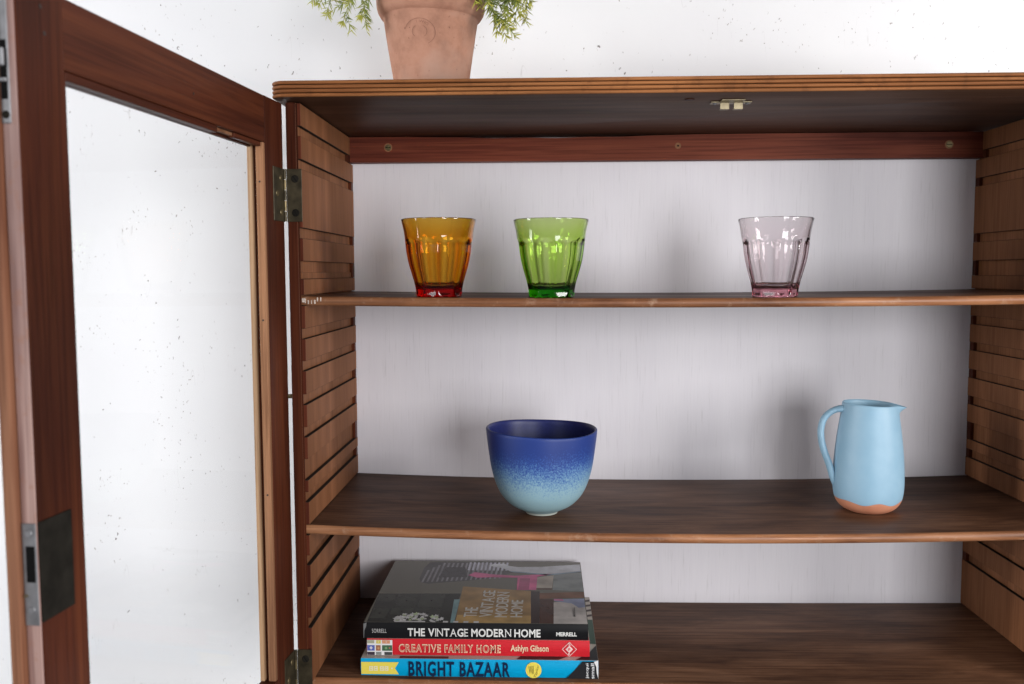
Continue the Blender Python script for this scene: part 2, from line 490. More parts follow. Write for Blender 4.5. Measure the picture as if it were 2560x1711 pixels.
def cyl(p0, p1, r0, r1=None, seg=20, bm=None, mat=0, cap=True):
    r1 = r0 if r1 is None else r1
    bm = bm or bmesh.new()
    p0, p1 = Vector(p0), Vector(p1)
    d = (p1 - p0).normalized()
    a = d.orthogonal().normalized(); c = d.cross(a)
    A = [bm.verts.new(p0 + (a * math.cos(t) + c * math.sin(t)) * r0) for t in [2 * math.pi * i / seg for i in range(seg)]]
    B = [bm.verts.new(p1 + (a * math.cos(t) + c * math.sin(t)) * r1) for t in [2 * math.pi * i / seg for i in range(seg)]]
    for i in range(seg):
        j = (i + 1) % seg
        bm.faces.new((A[i], A[j], B[j], B[i])).material_index = mat
    if cap:
        bm.faces.new(list(reversed(A))).material_index = mat
        bm.faces.new(B).material_index = mat
    return bm


def prism_x(prof, x0, x1, bm=None, mats=None, nseg=1, zfun=None):
    """profile of (y,z) points (closed) swept along x; zfun(x) is added to z"""
    bm = bm or bmesh.new()
    rings = []
    for k in range(nseg + 1):
        x = x0 + (x1 - x0) * k / nseg
        dz = zfun(x) if zfun else 0
        rings.append([bm.verts.new((x, y, z + dz)) for y, z in prof])
    n = len(prof)
    for k in range(nseg):
        for i in range(n):
            j = (i + 1) % n
            f = bm.faces.new((rings[k][i], rings[k + 1][i], rings[k + 1][j], rings[k][j]))
            if mats: f.material_index = mats[i]
    bm.faces.new(list(reversed(rings[0])))
    bm.faces.new(rings[-1])
    bmesh.ops.recalc_face_normals(bm, faces=bm.faces)
    return bm


def tube(path, radii, seg=16, bm=None, squash=None):
    bm = bm or bmesh.new()
    pts = [Vector(p) for p in path]
    rings = []
    up = Vector((0, 1, 0))
    for i, p in enumerate(pts):
        t = (pts[min(i + 1, len(pts) - 1)] - pts[max(i - 1, 0)]).normalized()
        a = up.cross(t).normalized(); c = t.cross(a)
        r = radii[i] if isinstance(radii, (list, tuple)) else radii
        q = squash if squash else 1
        rings.append([bm.verts.new(p + a * math.cos(w) * r + c * math.sin(w) * r * q) for w in [2 * math.pi * k / seg for k in range(seg)]])
    for a, c in zip(rings, rings[1:]):
        for i in range(seg):
            j = (i + 1) % seg
            bm.faces.new((a[i], a[j], c[j], c[i]))
    bm.faces.new(list(reversed(rings[0]))); bm.faces.new(rings[-1])
    bmesh.ops.recalc_face_normals(bm, faces=bm.faces)
    return bm


def lathe(prof, seg=64, fn=None, mats=None, bm=None):
    """prof list of (r,z); r==0 ends close to a point; fn(phi,r,z,i)->(x,y,z) warps"""
    bm = bm or bmesh.new()
    rings = []
    for i, (r, z) in enumerate(prof):
        if r <= 1e-6:
            p = fn(0, 0, z, i) if fn else (0, 0, z)
            rings.append([bm.verts.new(p)])
        else:
            ring = []
            for k in range(seg):
                ph = 2 * math.pi * k / seg
                ring.append(bm.verts.new(fn(ph, r, z, i) if fn else (r * math.cos(ph), r * math.sin(ph), z)))
            rings.append(ring)
    for i, (a, c) in enumerate(zip(rings, rings[1:])):
        mi = mats[i] if mats else 0
        for k in range(seg):
            j = (k + 1) % seg
            if len(a) == 1 and len(c) == 1: continue
            if len(a) == 1: f = bm.faces.new((a[0], c[j], c[k]))
            elif len(c) == 1: f = bm.faces.new((a[k], a[j], c[0]))
            else: f = bm.faces.new((a[k], a[j], c[j], c[k]))
            f.material_index = mi
    bmesh.ops.recalc_face_normals(bm, faces=bm.faces)
    return bm


def smooth_path(pts, n):
    """Catmull-Rom resample"""
    P = [Vector(p) for p in pts]
    P = [P[0] * 2 - P[1]] + P + [P[-1] * 2 - P[-2]]
    outp = []
    for i in range(1, len(P) - 2):
        for k in range(n):
            t = k / n
            a, b_, c, d = P[i - 1], P[i], P[i + 1], P[i + 2]
            outp.append(0.5 * ((2 * b_) + (c - a) * t + (2 * a - 5 * b_ + 4 * c - d) * t * t + (3 * b_ - a - 3 * c + d) * t ** 3))
    outp.append(P[-2])
    return outp


def flat_poly(pts3, bm=None, mat=0):
    bm = bm or bmesh.new()
    f = bm.faces.new([bm.verts.new(p) for p in pts3])
    f.material_index = mat
    return bm


def text_bm(body, bold=0.0, spacing=1.0):
    cu = bpy.data.curves.new('t', 'FONT')
    cu.body = body
    cu.size = 1
    cu.offset = bold
    cu.space_character = spacing
    cu.resolution_u = 3
    ob = bpy.data.objects.new('t', cu)
    COL.objects.link(ob)
    dg = bpy.context.evaluated_depsgraph_get()
    me = bpy.data.meshes.new_from_object(ob.evaluated_get(dg))
    bm = bmesh.new(); bm.from_mesh(me)
    bpy.data.meshes.remove(me); bpy.data.objects.remove(ob); bpy.data.curves.remove(cu)
    return bm


def fit_text(body, u0, u1, v0, v1, place, bold=0.0, spacing=1.0, bm=None, pre=None):
    """lettering stretched to fill the rectangle u0..u1 x v0..v1; place(u,v)->3d point"""
    t = pre if pre is not None else text_bm(body, bold, spacing)
    xs = [v.co.x for v in t.verts]; ys = [v.co.y for v in t.verts]
    x0, x1, y0, y1 = min(xs), max(xs), min(ys), max(ys)
    for v in t.verts:
        v.co = Vector(place(u0 + (v.co.x - x0) / (x1 - x0) * (u1 - u0), v0 + (v.co.y - y0) / (y1 - y0) * (v1 - v0), v.co.z))
    if bm is None:
        return t
    me = bpy.data.meshes.new('t'); t.to_mesh(me); t.free(); bm.from_mesh(me); bpy.data.meshes.remove(me)
    return bm


def mixed_text(body, serif, bold=0.02, thin=0.0):
    """capitals in which the letters flagged in `serif` are drawn with fine serifs"""
    bm = bmesh.new()
    x = 0.0
    for ch, s in zip(body, serif):
        if ch == ' ':
            x += 0.26; continue
        t = text_bm(ch, thin if s == '1' else bold)
        xs = [v.co.x for v in t.verts]; ys = [v.co.y for v in t.verts]
        x0, x1, y0, y1 = min(xs), max(xs), min(ys), max(ys)
        for v in t.verts:
            v.co.x += x - x0
        w = x1 - x0
        if s == '1':
            pos = {'I': [(.5, 0), (.5, 1)], 'N': [(.05, 0), (.05, 1), (.95, 1)], 'A': [(.03, 0), (.97, 0)], 'E': [(.1, 0), (.1, 1)], 'R': [(.1, 0), (.97, 0)], 'M': [(.05, 0), (.95, 0)]}.get(ch, [])
            for px, pz in pos:
                cx, cy = x + px * w, (y0 if pz == 0 else y1)
                for (a, b_) in [((cx - .1, cy - .018), (cx + .1, cy + .018))]:
                    t.faces.new([t.verts.new(q) for q in ((a[0], a[1], 0.0001), (b_[0], a[1], 0.0001), (b_[0], b_[1], 0.0001), (a[0], b_[1], 0.0001))])
        me = bpy.data.meshes.new('t'); t.to_mesh(me); t.free(); bm.from_mesh(me); bpy.data.meshes.remove(me)
        x += w + 0.09
    return bm


# ------------------------------------------------------------------ cabinet dimensions
W, D = 0.8726, 0.2765
ZT = 0.665           # underside of the top board
ZB = -0.030          # foot of the carcass
XI = -0.0005         # inner face of the left side panel
SAG1, SAG2, SAG0 = 0.0035, 0.0085, 0.003
Z1, Z2, Z0 = 0.451, 0.1885, 0.003


def sag(x, s):
    return -s * max(0.0, 1 - ((x - W / 2) / (W / 2)) ** 2)


# ------------------------------------------------------------------ wall
wall = add('wall', box(-2.2, 3.0, D + 0.014, D + 0.13, -1.0, 2.2), 'plaster', origin=(0.4, D + 0.07, -1.0))
tag(wall, kind='structure')

# ------------------------------------------------------------------ cabinet
cab = empty('display_cabinet', (W / 2, D / 2, ZB))
tag(cab, 'dark mahogany glazed display cabinet with its left door swung open', 'cabinet')

# side panels
def side_bm(x0, x1, inner):
    b_ = box(x0, x1, 0.0, D, ZB, ZT - 0.0003, 0.0006)
    b_.normal_update()
    for f in b_.faces:
        if f.normal.x * inner > 0.9: f.material_index = 1
    return b_


side_l = add('side_panel', side_bm(-0.0115, XI, 1), ['mahog_v', 'batten'], cab)
side_r = add('side_panel', side_bm(W - XI, W + 0.0115, -1), ['mahog_v', 'batten'], cab)

# grooves (z top, z bottom) cut between the battens, shared by both sides
GR = [(0.6394, 0.6283), (0.6029, 0.5919), (0.5273, 0.5158), (0.4904, 0.4702), (0.4523, 0.4402), (0.4144, 0.4027), (0.3777, 0.3664),
      (0.3399, 0.3280), (0.3023, 0.2908), (0.2655, 0.2414), (0.2275, 0.2158), (0.1895, 0.1775), (0.1536, 0.1423), (0.1164, 0.1055), (0.0799, 0.0680)]
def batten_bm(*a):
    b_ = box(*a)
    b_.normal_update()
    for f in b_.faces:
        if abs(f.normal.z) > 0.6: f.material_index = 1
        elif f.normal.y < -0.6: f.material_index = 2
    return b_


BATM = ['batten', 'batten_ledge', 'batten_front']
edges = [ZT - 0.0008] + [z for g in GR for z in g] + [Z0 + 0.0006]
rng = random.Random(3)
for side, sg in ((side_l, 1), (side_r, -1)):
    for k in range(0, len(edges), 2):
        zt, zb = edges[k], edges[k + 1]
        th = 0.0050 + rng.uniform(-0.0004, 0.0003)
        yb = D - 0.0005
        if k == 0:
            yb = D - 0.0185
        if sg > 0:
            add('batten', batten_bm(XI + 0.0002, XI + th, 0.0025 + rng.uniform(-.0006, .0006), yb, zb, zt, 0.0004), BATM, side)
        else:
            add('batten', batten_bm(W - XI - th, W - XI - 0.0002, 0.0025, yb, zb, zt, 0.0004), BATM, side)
    for i, (zt, zb) in enumerate(GR):
        if i in (4, 11):
            continue
        dy = 0.009 + rng.uniform(-.002, .003)
        y1 = D - 0.0006 if i else D - 0.0186
        if sg > 0:
            add('groove_stop', box(XI + 0.0002, XI + 0.0046, y1 - dy, y1, zb + 0.0002, zt - 0.0002), 'mahog_v', side)
        else:
            add('groove_stop', box(W - XI - 0.0046, W - XI - 0.0002, y1 - dy, y1, zb + 0.0002, zt - 0.0002), 'mahog_v', side)
    if sg > 0:   # batten with a thin loose slip in the wide groove
        add('groove_slip', box(XI + 0.0002, XI + 0.0022, 0.006, D - 0.014, 0.4704, 0.4775, 0.0003), 'batten', side)
        add('front_lipping', box(XI + 0.0001, XI + 0.0016, 0.0012, 0.0022, 0.004, ZT - 0.002), 'mahog_v', side)

# top board with four reeds along its front and round its corners
def top_outline(off):
    x0, x1, y0, y1 = -0.0215 + off, W + 0.0215 - off, -0.028 + off, D + 0.004
    r = 0.016 - off
    pts = [(x0, y1)]
    for k in range(9):
        a = math.pi + k / 8 * math.pi / 2
        pts.append((x0 + r + r * math.cos(a), y0 + r + r * math.sin(a)))
    nx = 40
    for k in range(1, nx):
        pts.append((x0 + r + (x1 - x0 - 2 * r) * k / nx, y0))
    for k in range(9):
        a = 1.5 * math.pi + k / 8 * math.pi / 2
        pts.append((x1 - r + r * math.cos(a), y0 + r + r * math.sin(a)))
    pts.append((x1, y1))
    return pts


bm = bmesh.new()
TT = 0.0178
prof = []
for k in range(4):
    zc = ZT + TT * (k + 0.5) / 4
    h = TT / 8
    for a in (-72, -48, -20, 20, 48, 72):
        ar = math.radians(a)
        prof.append((0.0026 * (1 - math.cos(ar)), zc + h * 0.90 * math.sin(ar), 0))
    if k < 3:
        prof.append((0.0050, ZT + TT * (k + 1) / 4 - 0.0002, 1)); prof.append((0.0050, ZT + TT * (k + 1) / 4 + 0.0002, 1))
rings = []
for off, z, g in prof:
    rings.append([bm.verts.new((x, y, z)) for x, y in top_outline(off)])
n = len(rings[0])
for i in range(len(rings) - 1):
    gro = prof[i][2] or prof[i + 1][2]
    for k in range(n - 1):
        bm.faces.new((rings[i][k], rings[i][k + 1], rings[i + 1][k + 1], rings[i + 1][k])).material_index = 1 if gro else 0
    bm.faces.new((rings[i][n - 1], rings[i][0], rings[i + 1][0], rings[i + 1][n - 1])).material_index = 0
f = bm.faces.new(list(reversed(rings[0]))); f.material_index = 2
f = bm.faces.new(rings[-1]); f.material_index = 0
bmesh.ops.recalc_face_normals(bm, faces=bm.faces)
top = add('top_board', bm, ['reed', 'reed_groove', 'top_under'], cab, smooth=50)
# worn grey front margin of the underside and the mortise scar beside the catch
add('scar', cyl((0.4330, 0.010, ZT - 0.0002), (0.4330, 0.010, ZT - 0.0008), 0.0055, seg=18), 'mahog_h', top)

# brass double catch under the top
def catch():
    b_ = bmesh.new()
    cx, y0 = 0.4815, 0.022
    box(cx - 0.0225, cx + 0.0225, y0, y0 + 0.011, ZT - 0.0016, ZT - 0.0002, 0.0003, bm=b_)
    for s in (-1, 1):
        xa, xb = (cx - 0.0125, cx - 0.0025) if s < 0 else (cx + 0.0025, cx + 0.0125)
        box(xa, xb, y0 + 0.0005, y0 + 0.0018, ZT - 0.0088, ZT - 0.0016, 0.0002, bm=b_)
        box(xa, xb, y0 + 0.0018, y0 + 0.007, ZT - 0.0088, ZT - 0.0078, 0.0002, bm=b_)
    box(cx - 0.013, cx + 0.013, y0 - 0.012, y0 - 0.0004, ZT - 0.0012, ZT - 0.0002, 0.0002, bm=b_)
    return b_


add('catch', catch(), 'brass', top)
for s in (-1, 1):
    add('screw', cyl((0.4815 + s * 0.0178, 0.0265, ZT - 0.0016), (0.4815 + s * 0.0178, 0.0265, ZT - 0.0030), 0.0024, 0.0014, 14), 'steel', top, smooth=40)

# back rail with a warped top edge that lets a sliver of wall show
bm = bmesh.new()
prev = None
NX = 60
ring = []
for k in range(NX + 1):
    x = XI + 0.001 + (W - 2 * XI - 0.002) * k / NX
    w = max(0.0, math.sin((x - 0.085) / 0.40 * math.pi)) if 0.085 < x < 0.485 else 0
    zt = ZT - 0.0005 - 0.0030 * w - 0.0005 * math.sin(x * 70) * w
    ring.append([bm.verts.new(p) for p in ((x, D - 0.018, 0.6300), (x, D - 0.018, zt), (x, D, zt), (x, D, 0.6300))])
for a, c in zip(ring, ring[1:]):
    for i in range(4):
        j = (i + 1) % 4
        bm.faces.new((a[i], c[i], c[j], a[j]))
bm.faces.new(ring[0]); bm.faces.new(ring[-1][::-1])
bmesh.ops.recalc_face_normals(bm, faces=bm.faces)
rail = add('back_rail', bm, 'rail', cab, smooth=30)
for k, (sx, szz) in enumerate(((0.0577, 0.6500), (0.4575, 0.6490), (0.8235, 0.6475))):
    yb = D - 0.018
    if k == 1:
        b_ = cyl((sx, yb + 0.0005, szz), (sx, yb - 0.0003, szz), 0.0042, seg=20)
        add('screw_hole', b_, 'bead', rail)
        add('screw_hole', cyl((sx, yb - 0.0002, szz), (sx, yb - 0.0005, szz), 0.0013, seg=12), 'black', rail)
    else:
        add('countersink', cyl((sx, yb + 0.0003, szz), (sx, yb - 0.0003, szz), 0.0058, seg=24), 'bead', rail)
        b_ = cyl((sx, yb, szz), (sx, yb - 0.0009, szz), 0.0046, 0.0040, seg=20)
        add('screw', b_, 'brass_old', rail, smooth=40)
        add('screw_slot', box(sx - 0.0036, sx + 0.0036, yb - 0.0012, yb - 0.0009, szz - 0.0005, szz + 0.0005), 'black', rail)

# painted back panel
add('back_panel', box(XI - 0.004, W - XI + 0.004, D + 0.0006, D + 0.006, ZB + 0.01, 0.6385), 'backboard', cab)

# shelves with rounded, worn front edge and a little sag
def shelf(name, z, s, y0, th, parent, nx=48, chip=False):
    yb = D - 0.0012
    prof = [(yb, z), (yb, z - th), (y0 + 0.004, z - th)]
    mats = [0, 0, 1]
    for a in (200, 180 + 45, 180, 180 - 45, 160):
        pass
    arc = []
    for k in range(1, 8):
        a = math.radians(270 - k * 22.5)
        arc.append((y0 + 0.004 + 0.004 * math.cos(a), z - th / 2 + th / 2 * math.sin(a)))
    prof += arc + [(y0 + 0.004, z)]
    mats = [0, 0] + [1] * (len(arc) + 1) + [0]
    bm = prism_x(prof, XI + 0.0006, W - XI - 0.0006, mats=mats, nseg=nx, zfun=lambda x: sag(x, s))
    return add(name, bm, ['shelf_top', 'shelf_edge'], parent, smooth=40)


sh1 = shelf('shelf', Z1, SAG1, 0.0035, 0.0105, cab)
sh1['label'] = 'upper shelf carrying the three tumblers'
sh2 = shelf('shelf', Z2, SAG2, 0.0035, 0.0108, cab)
sh2['label'] = 'middle shelf carrying the bowl and jug'
shb = shelf('bottom_board', Z0, SAG0, 0.013, 0.018, cab)
# pale chips at the left end of the upper shelf
for k in range(7):
    x = 0.0015 + k * 0.0034 + random.uniform(-.0006, .0006)
    w_ = random.uniform(0.0008, 0.0019)
    zz = Z1 - 0.0052 + random.uniform(-.0015, .0018)
    add('chip', box(x, x + w_ + (0.003 if k == 0 else 0), 0.00325, 0.0042, zz - 0.0024, zz + 0.0022, 0.0003), 'chip', sh1)
add('plinth', box(XI + 0.0004, W - XI - 0.0004, 0.02, 0.034, ZB, Z0 - 0.0186 - SAG0), 'mahog_h', cab)

# hinges on the left side
def hinge(zt, zb):
    h_ = add('hinge', box(-0.0117, 0.0052, -0.0012, -0.0001, zb, zt, 0.0003), 'brass_dark', cab)
    kk = 5
    for k in range(kk):
        a = zb + (zt - zb) * k / kk + 0.0003
        c = zb + (zt - zb) * (k + 1) / kk - 0.0003
        add('knuckle', cyl((-0.0134, -0.0016, a), (-0.0134, -0.0016, c), 0.00165, seg=14), 'brass_old' if k % 2 else 'brass_dark', h_, smooth=40)
    for zz in (zt - (zt - zb) * 0.19, zb + (zt - zb) * 0.17):
        add('screw', cyl((-0.0022, -0.0012, zz), (-0.0022, -0.0019, zz), 0.0042, 0.0036, seg=20), 'iron', h_, smooth=40)
        sl = box(-0.0035, 0.0035, -0.0021, -0.0019, -0.0004, 0.0004)
        bmesh.ops.rotate(sl, verts=sl.verts, cent=(0, 0, 0), matrix=Matrix.Rotation(math.radians(55), 3, 'Y'))
        bmesh.ops.translate(sl, verts=sl.verts, vec=(-0.0022, 0, zz))
        add('screw_slot', sl, 'black', h_)
    return h_


hinge(0.592, 0.5338)
hinge(0.0437, -0.014)
# little brass stop pin crossing the hinge gap
add('stop_pin', cyl((-0.0150, -0.002, 0.3385), (-0.0112, -0.002, 0.3385), 0.0024, seg=14), 'brass_old', cab, smooth=40)

# ------------------------------------------------------------------ the open door (own frame: X along the door from the hinge, Y = inner face, Z up)
TH = 0.0922
door = empty('door', (-0.0152, -0.0006, 0.0), -math.pi / 2 - TH, cab)
door['label'] = 'glazed left door swung open towards the viewer'
DW, DS, T = 0.4386, 0.0517, 0.0185
DZ0, DZ1 = -0.022, 0.6632
RH = 0.0519
IN = 0.0485        # edge of the solid stile; bead and rebate lip fill up to DS
# hinge stile, free stile, top rail, bottom rail
add('stile', box(0, IN, -T, 0, DZ0, DZ1, 0.0008, 2), 'mahog_v', door)
bm = box(DW - IN, DW - 0.0001, -0.0110, 0, DZ0, DZ1, 0.0008, 2)
add('stile', bm, 'mahog_v', door)
add('door_edge', box(DW, DW + 0.0012, -0.0108, -0.0004, DZ0, DZ1, 0.0005), 'door_edge', door)
add('meeting_strip', box(DW - IN + 0.002, DW + 0.0065, -T - 0.001, -0.0112, DZ0, DZ1, 0.0015, 2), 'door_lip', door)
tr_ = box(IN + 0.0002, DW - IN - 0.0002, -T + 0.0004, -0.0004, DZ1 - RH + 0.003, DZ1 - 0.0003, 0.0005)
add('rail', tr_, 'mahog_h', door)
add('rail', box(IN + 0.0002, DW - IN - 0.0002, -T + 0.0004, -0.0004, DZ0, DZ0 + RH, 0.0005), 'mahog_h', door)
# hinge side: bead, dark joint, pale outer rebate
ztop, zbot = DZ1 - RH + 0.003, DZ0 + RH
add('glazing_bead', box(IN + 0.0001, DS + 0.0022, -0.0092, -0.0008, zbot, ztop - 0.0002, 0.0006), 'bead', door)
add('rebate', box(IN + 0.0001, DS + 0.0030, -T + 0.0003, -0.0136, zbot, ztop - 0.0002, 0.0004), 'bead_pale', door)
add('glazing_bead', box(DW - DS + 0.0005, DW - IN - 0.0001, -0.0092, -0.0012, zbot, ztop - 0.0002, 0.0006), 'mahog_v', door)
add('rebate', box(DW - DS - 0.001, DW - IN - 0.0001, -T + 0.0003, -0.0136, zbot, ztop - 0.0002, 0.0004), 'mahog_v', door)
# under the top rail: bead in two lengths, one end broken off short
add('glazing_bead', box(DS + 0.0024, 0.118, -0.0092, -0.0030, ztop - 0.0048, ztop - 0.0002, 0.0005), 'mahog_h', door)
add('glazing_bead', box(0.158, DW - DS, -0.0092, -0.0012, ztop - 0.0062, ztop - 0.0002, 0.0006), 'mahog_h', door)
add('glazing_bead', box(0.118, 0.158, -0.0090, -0.0050, ztop - 0.0034, ztop - 0.0002, 0.0005), 'bead', door)
add('rebate', box(DS + 0.003, DW - DS - 0.001, -T + 0.0006, -0.0136, ztop - 0.0050, ztop - 0.0003, 0.0004), 'mahog_h', door)
add('glass_pane', box(IN + 0.0004, DW - IN - 0.0004, -0.0128, -0.0104, zbot - 0.003, ztop - 0.0003), 'pane', door)
for zz in (0.573, 0.427, 0.238):
    add('nail', cyl((DS + 0.0021, -0.0050, zz), (DS + 0.0025, -0.0050, zz), 0.0011, seg=10), 'nail', door)
for a, zz in ((0.4104, 0.6336), (0.4135, 0.6500)):
    add('nail', cyl((a, -0.0003, zz), (a, 0.0002, zz), 0.0016, seg=12), 'nail', door)
add('nail', cyl((0.205, -0.0006, 0.6345), (0.205, -0.0001, 0.6345), 0.0012, seg=12), 'nail', door)
# hinge leaves on the door
for zt, zb in ((0.592, 0.5338), (0.0437, -0.014)):
    add('hinge_leaf', box(0.0006, 0.031, -0.0003, 0.0010, zb, zt, 0.0003), 'brass_dark', door)
    for a, zz in ((0.021, (zt + zb) / 2 + 0.001), (0.010, zt - 0.011), (0.010, zb + 0.010)):
        add('screw', cyl((a, 0.0010, zz), (a, 0.0016, zz), 0.0036, 0.003, seg=16), 'brass_old', door, smooth=40)
# lock let into the free stile
add('lock_case', box(0.4047, DW + 0.0004, -0.0005, 0.0012, 0.249, 0.316, 0.0004), 'iron', door)
add('lock_plate', box(DW + 0.0012, DW + 0.0022, -0.0104, -0.0006, 0.2475, 0.3155, 0.0003), 'steel', door)
add('lock_slot', box(DW + 0.0022, DW + 0.0026, -0.0078, -0.0018, 0.2765, 0.3005, 0.0001), 'black', door)
for zz in (0.258, 0.309):
    add('screw', cyl((DW + 0.0022, -0.0055, zz), (DW + 0.0030, -0.0055, zz), 0.0026, 0.0022, seg=16), 'steel', door, smooth=40)
add('pin', cyl((DW + 0.0022, -0.0088, 0.2675), (DW + 0.0034, -0.0088, 0.2675), 0.0011, seg=12), 'brass', door, smooth=40)
# flush bolt at the top of the free edge
add('bolt_plate', box(DW + 0.0012, DW + 0.0022, -0.0108, -0.0044, 0.571, DZ1 - 0.0005, 0.0006), 'steel', door)
add('bolt_slot', box(DW + 0.0022, DW + 0.0026, -0.0100, -0.0056, 0.586, 0.6225, 0.0012), 'black', door)
add('bolt_lever', box(DW + 0.0026, DW + 0.0052, -0.0096, -0.0060, 0.6060, 0.6175, 0.0008), 'steel', door)
add('bolt_bar', box(DW + 0.0026, DW + 0.0044, -0.0112, -0.0050, 0.5965, 0.5990, 0.0004), 'steel', door)
add('screw', cyl((DW + 0.0022, -0.0076, 0.5765), (DW + 0.0030, -0.0076, 0.5765), 0.0026, 0.0022, seg=16), 'iron', door, smooth=40)

# ------------------------------------------------------------------ tumblers
def tumbler(name, mat, x, y, z, rot, sc=1.0):
    NF = 9
    SEG = NF * 16
    H = 0.0885
    key = [(0.0, 0.0252), (0.0012, 0.0262), (0.004, 0.0266), (0.010, 0.0274), (0.018, 0.0291), (0.026, 0.0315), (0.034, 0.0339),
           (0.042, 0.0359), (0.050, 0.0373), (0.058, 0.0382), (0.064, 0.0388), (0.068, 0.0392), (0.075, 0.0402), (0.082, 0.0417), (0.0870, 0.0430), (0.0885, 0.0430)]

    def R(zz):
        for (a, ra), (b_, rb) in zip(key, key[1:]):
            if a <= zz <= b_:
                t = (zz - a) / (b_ - a)
                return ra + (rb - ra) * t
        return key[-1][1]
    zs = [0, 0.0006, 0.0012, 0.0025, 0.004] + [0.006 + 0.0015 * k for k in range(38)] + [0.0625 + 0.0007 * k for k in range(11)] + [0.072, 0.076, 0.080, 0.084, 0.0868, 0.0880]
    prof = [(0.0, 0.0010), (0.014, 0.0010), (0.0215, 0.0004)] + [(R(q), q) for q in zs]
    nout = len(prof)
    rin = lambda q: max(0.0, (R(q) * 0.945 - 0.0022) if q < 0.062 else R(q) - 0.0031 + (q - 0.062) * 0.055)
    prof += [(R(H) - 0.0006, H), (R(H) - 0.0014, H - 0.0003)]
    for q in [H - 0.002 - k * 0.0024 for k in range(32)]:
        if q > 0.0135: prof.append((rin(q), q))
    prof += [(rin(0.012) - 0.0012, 0.0118), (rin(0.012) - 0.0045, 0.0100), (0.012, 0.0094), (0.0, 0.0092)]

    def fn(ph, r, zz, i):
        if 3 <= i < nout and 0.0008 < zz < 0.0705:
            w = ((ph + math.pi / NF) % (2 * math.pi / NF)) - math.pi / NF
            lift = max(0.0, (zz - 0.0585) / 0.010) ** 2 * 0.075
            low = max(0.0, (0.006 - zz) / 0.006) * 0.03
            ap = r * (math.cos(math.pi / NF) * 1.005 + lift + low)
            rr = min(r, ap / math.cos(w))
        else:
            rr = r
        return (rr * math.cos(ph), rr * math.sin(ph), zz)
    bm = lathe(prof, SEG, fn)
    bmesh.ops.rotate(bm, verts=bm.verts, cent=(0, 0, 0), matrix=Matrix.Rotation(rot, 3, 'Z'))
    bmesh.ops.scale(bm, verts=bm.verts, vec=(sc, sc, 1))
    o = add(name, bm, mat, None, smooth=38, origin=(0, 0, 0))
    o.location = (x, y, z)
    return o


TY = 0.0385
for mat, x, lab, rot in (('amber', 0.1525, 'amber glass tumbler, leftmost of the three on the upper shelf', 0.22),
                         ('green', 0.2815, 'green glass tumbler standing between the amber and pink ones', 0.32),
                         ('pink', 0.5365, 'pale pink glass tumbler standing alone right of the green one', 0.04)):
    o = tumbler('tumbler', mat, x, TY, Z1 + sag(x, SAG1) + 0.0003, rot, 0.965 if mat == 'pink' else 1.0)
    tag(o, lab, 'glass', 'fluted glass tumblers on the upper shelf')

# ------------------------------------------------------------------ bowl
BX, BY = 0.2702, 0.0915
BZ = Z2 + sag(BX, SAG2) + 0.0002
prof = [(0.0, 0.0035), (0.014, 0.003), (0.0165, 0.0006), (0.0195, 0.0006), (0.0202, 0.003), (0.0250, 0.0052), (0.0380, 0.0122), (0.0480, 0.0222), (0.0543, 0.0330), (0.0590, 0.0465), (0.0622, 0.060), (0.0645, 0.076), (0.0665, 0.092), (0.0676, 0.1035)]
sp_ = [Vector((r, z, 0)) for r, z in prof[4:]]
sm = smooth_path(sp_, 4)
outer = [(v.x, v.y) for v in sm]
rim = [(0.0674, 0.1046), (0.0664, 0.1053), (0.0652, 0.1050), (0.0645, 0.1040)]
inner = [(r - 0.0034 if r > 0.03 else max(0, r - 0.002), z + (0.0 if r > 0.055 else 0.003)) for r, z in reversed(outer[3:-1])]
inner = [(r, z) for r, z in inner if z > 0.012]
full = prof[:4] + outer + rim + inner + [(0.012, 0.0105), (0.0, 0.0100)]
mats = []
for i in range(len(full) - 1):
    if i < 4: mats.append(2)
    elif i < 4 + len(outer) + 1: mats.append(0)
    else: mats.append(1)


def bowl_fn(ph, r, z, i):
    t = max(0.0, (z - 0.03) / 0.075)
    dz = t * (0.0007 * math.cos(2 * ph - 0.6) - 0.0013 * math.cos(ph) + 0.0005 * math.sin(ph * 3 + 0.5) + 0.0006 * math.sin(ph))
    rr = r * (1 + 0.008 * t * math.cos(2 * ph + 0.4))
    return (rr * math.cos(ph), rr * math.sin(ph), z + dz)


bm = lathe(full, 96, bowl_fn, mats)
o = add('bowl', bm, ['bowl', 'bowl_in', 'bowl_foot'], None, smooth=60, origin=(0, 0, 0))
o.location = (BX, BY, BZ)
tag(o, 'round ceramic bowl fading from cobalt blue rim to pale aqua foot', 'bowl')

# ------------------------------------------------------------------ jug
JX, JY = 0.6725, 0.108
JZ = Z2 + sag(JX, SAG2) + 0.0002
jug = empty('jug', (JX, JY, JZ))
tag(jug, 'sky blue ceramic jug with bare terracotta base and loop handle', 'jug')
FR[jug] = Vector((0, 0, 0))
key = [(0.0262, 0.0006), (0.0310, 0.0030), (0.0360, 0.0072), (0.0402, 0.0135), (0.0424, 0.022), (0.0433, 0.033), (0.0432, 0.047), (0.0424, 0.062), (0.0410, 0.078), (0.0391, 0.094), (0.0369, 0.109), (0.0349, 0.122), (0.0338, 0.130)]
sm = smooth_path([Vector((r, z, 0)) for r, z in key], 4)
outer = [(v.x, v.y) for v in sm]
rim = [(0.0336, 0.1318), (0.0327, 0.1328), (0.0316, 0.1322), (0.0310, 0.1305)]
inner = [(r - 0.0030, z) for r, z in reversed(outer[8:-1])] + [(0.030, 0.008), (0.0, 0.007)]
full = [(0.0, 0.0014), (0.022, 0.0012), (0.025, 0.0)] + outer + rim + inner
AZ = -0.12     # spout bearing: to the right, a touch towards the viewer


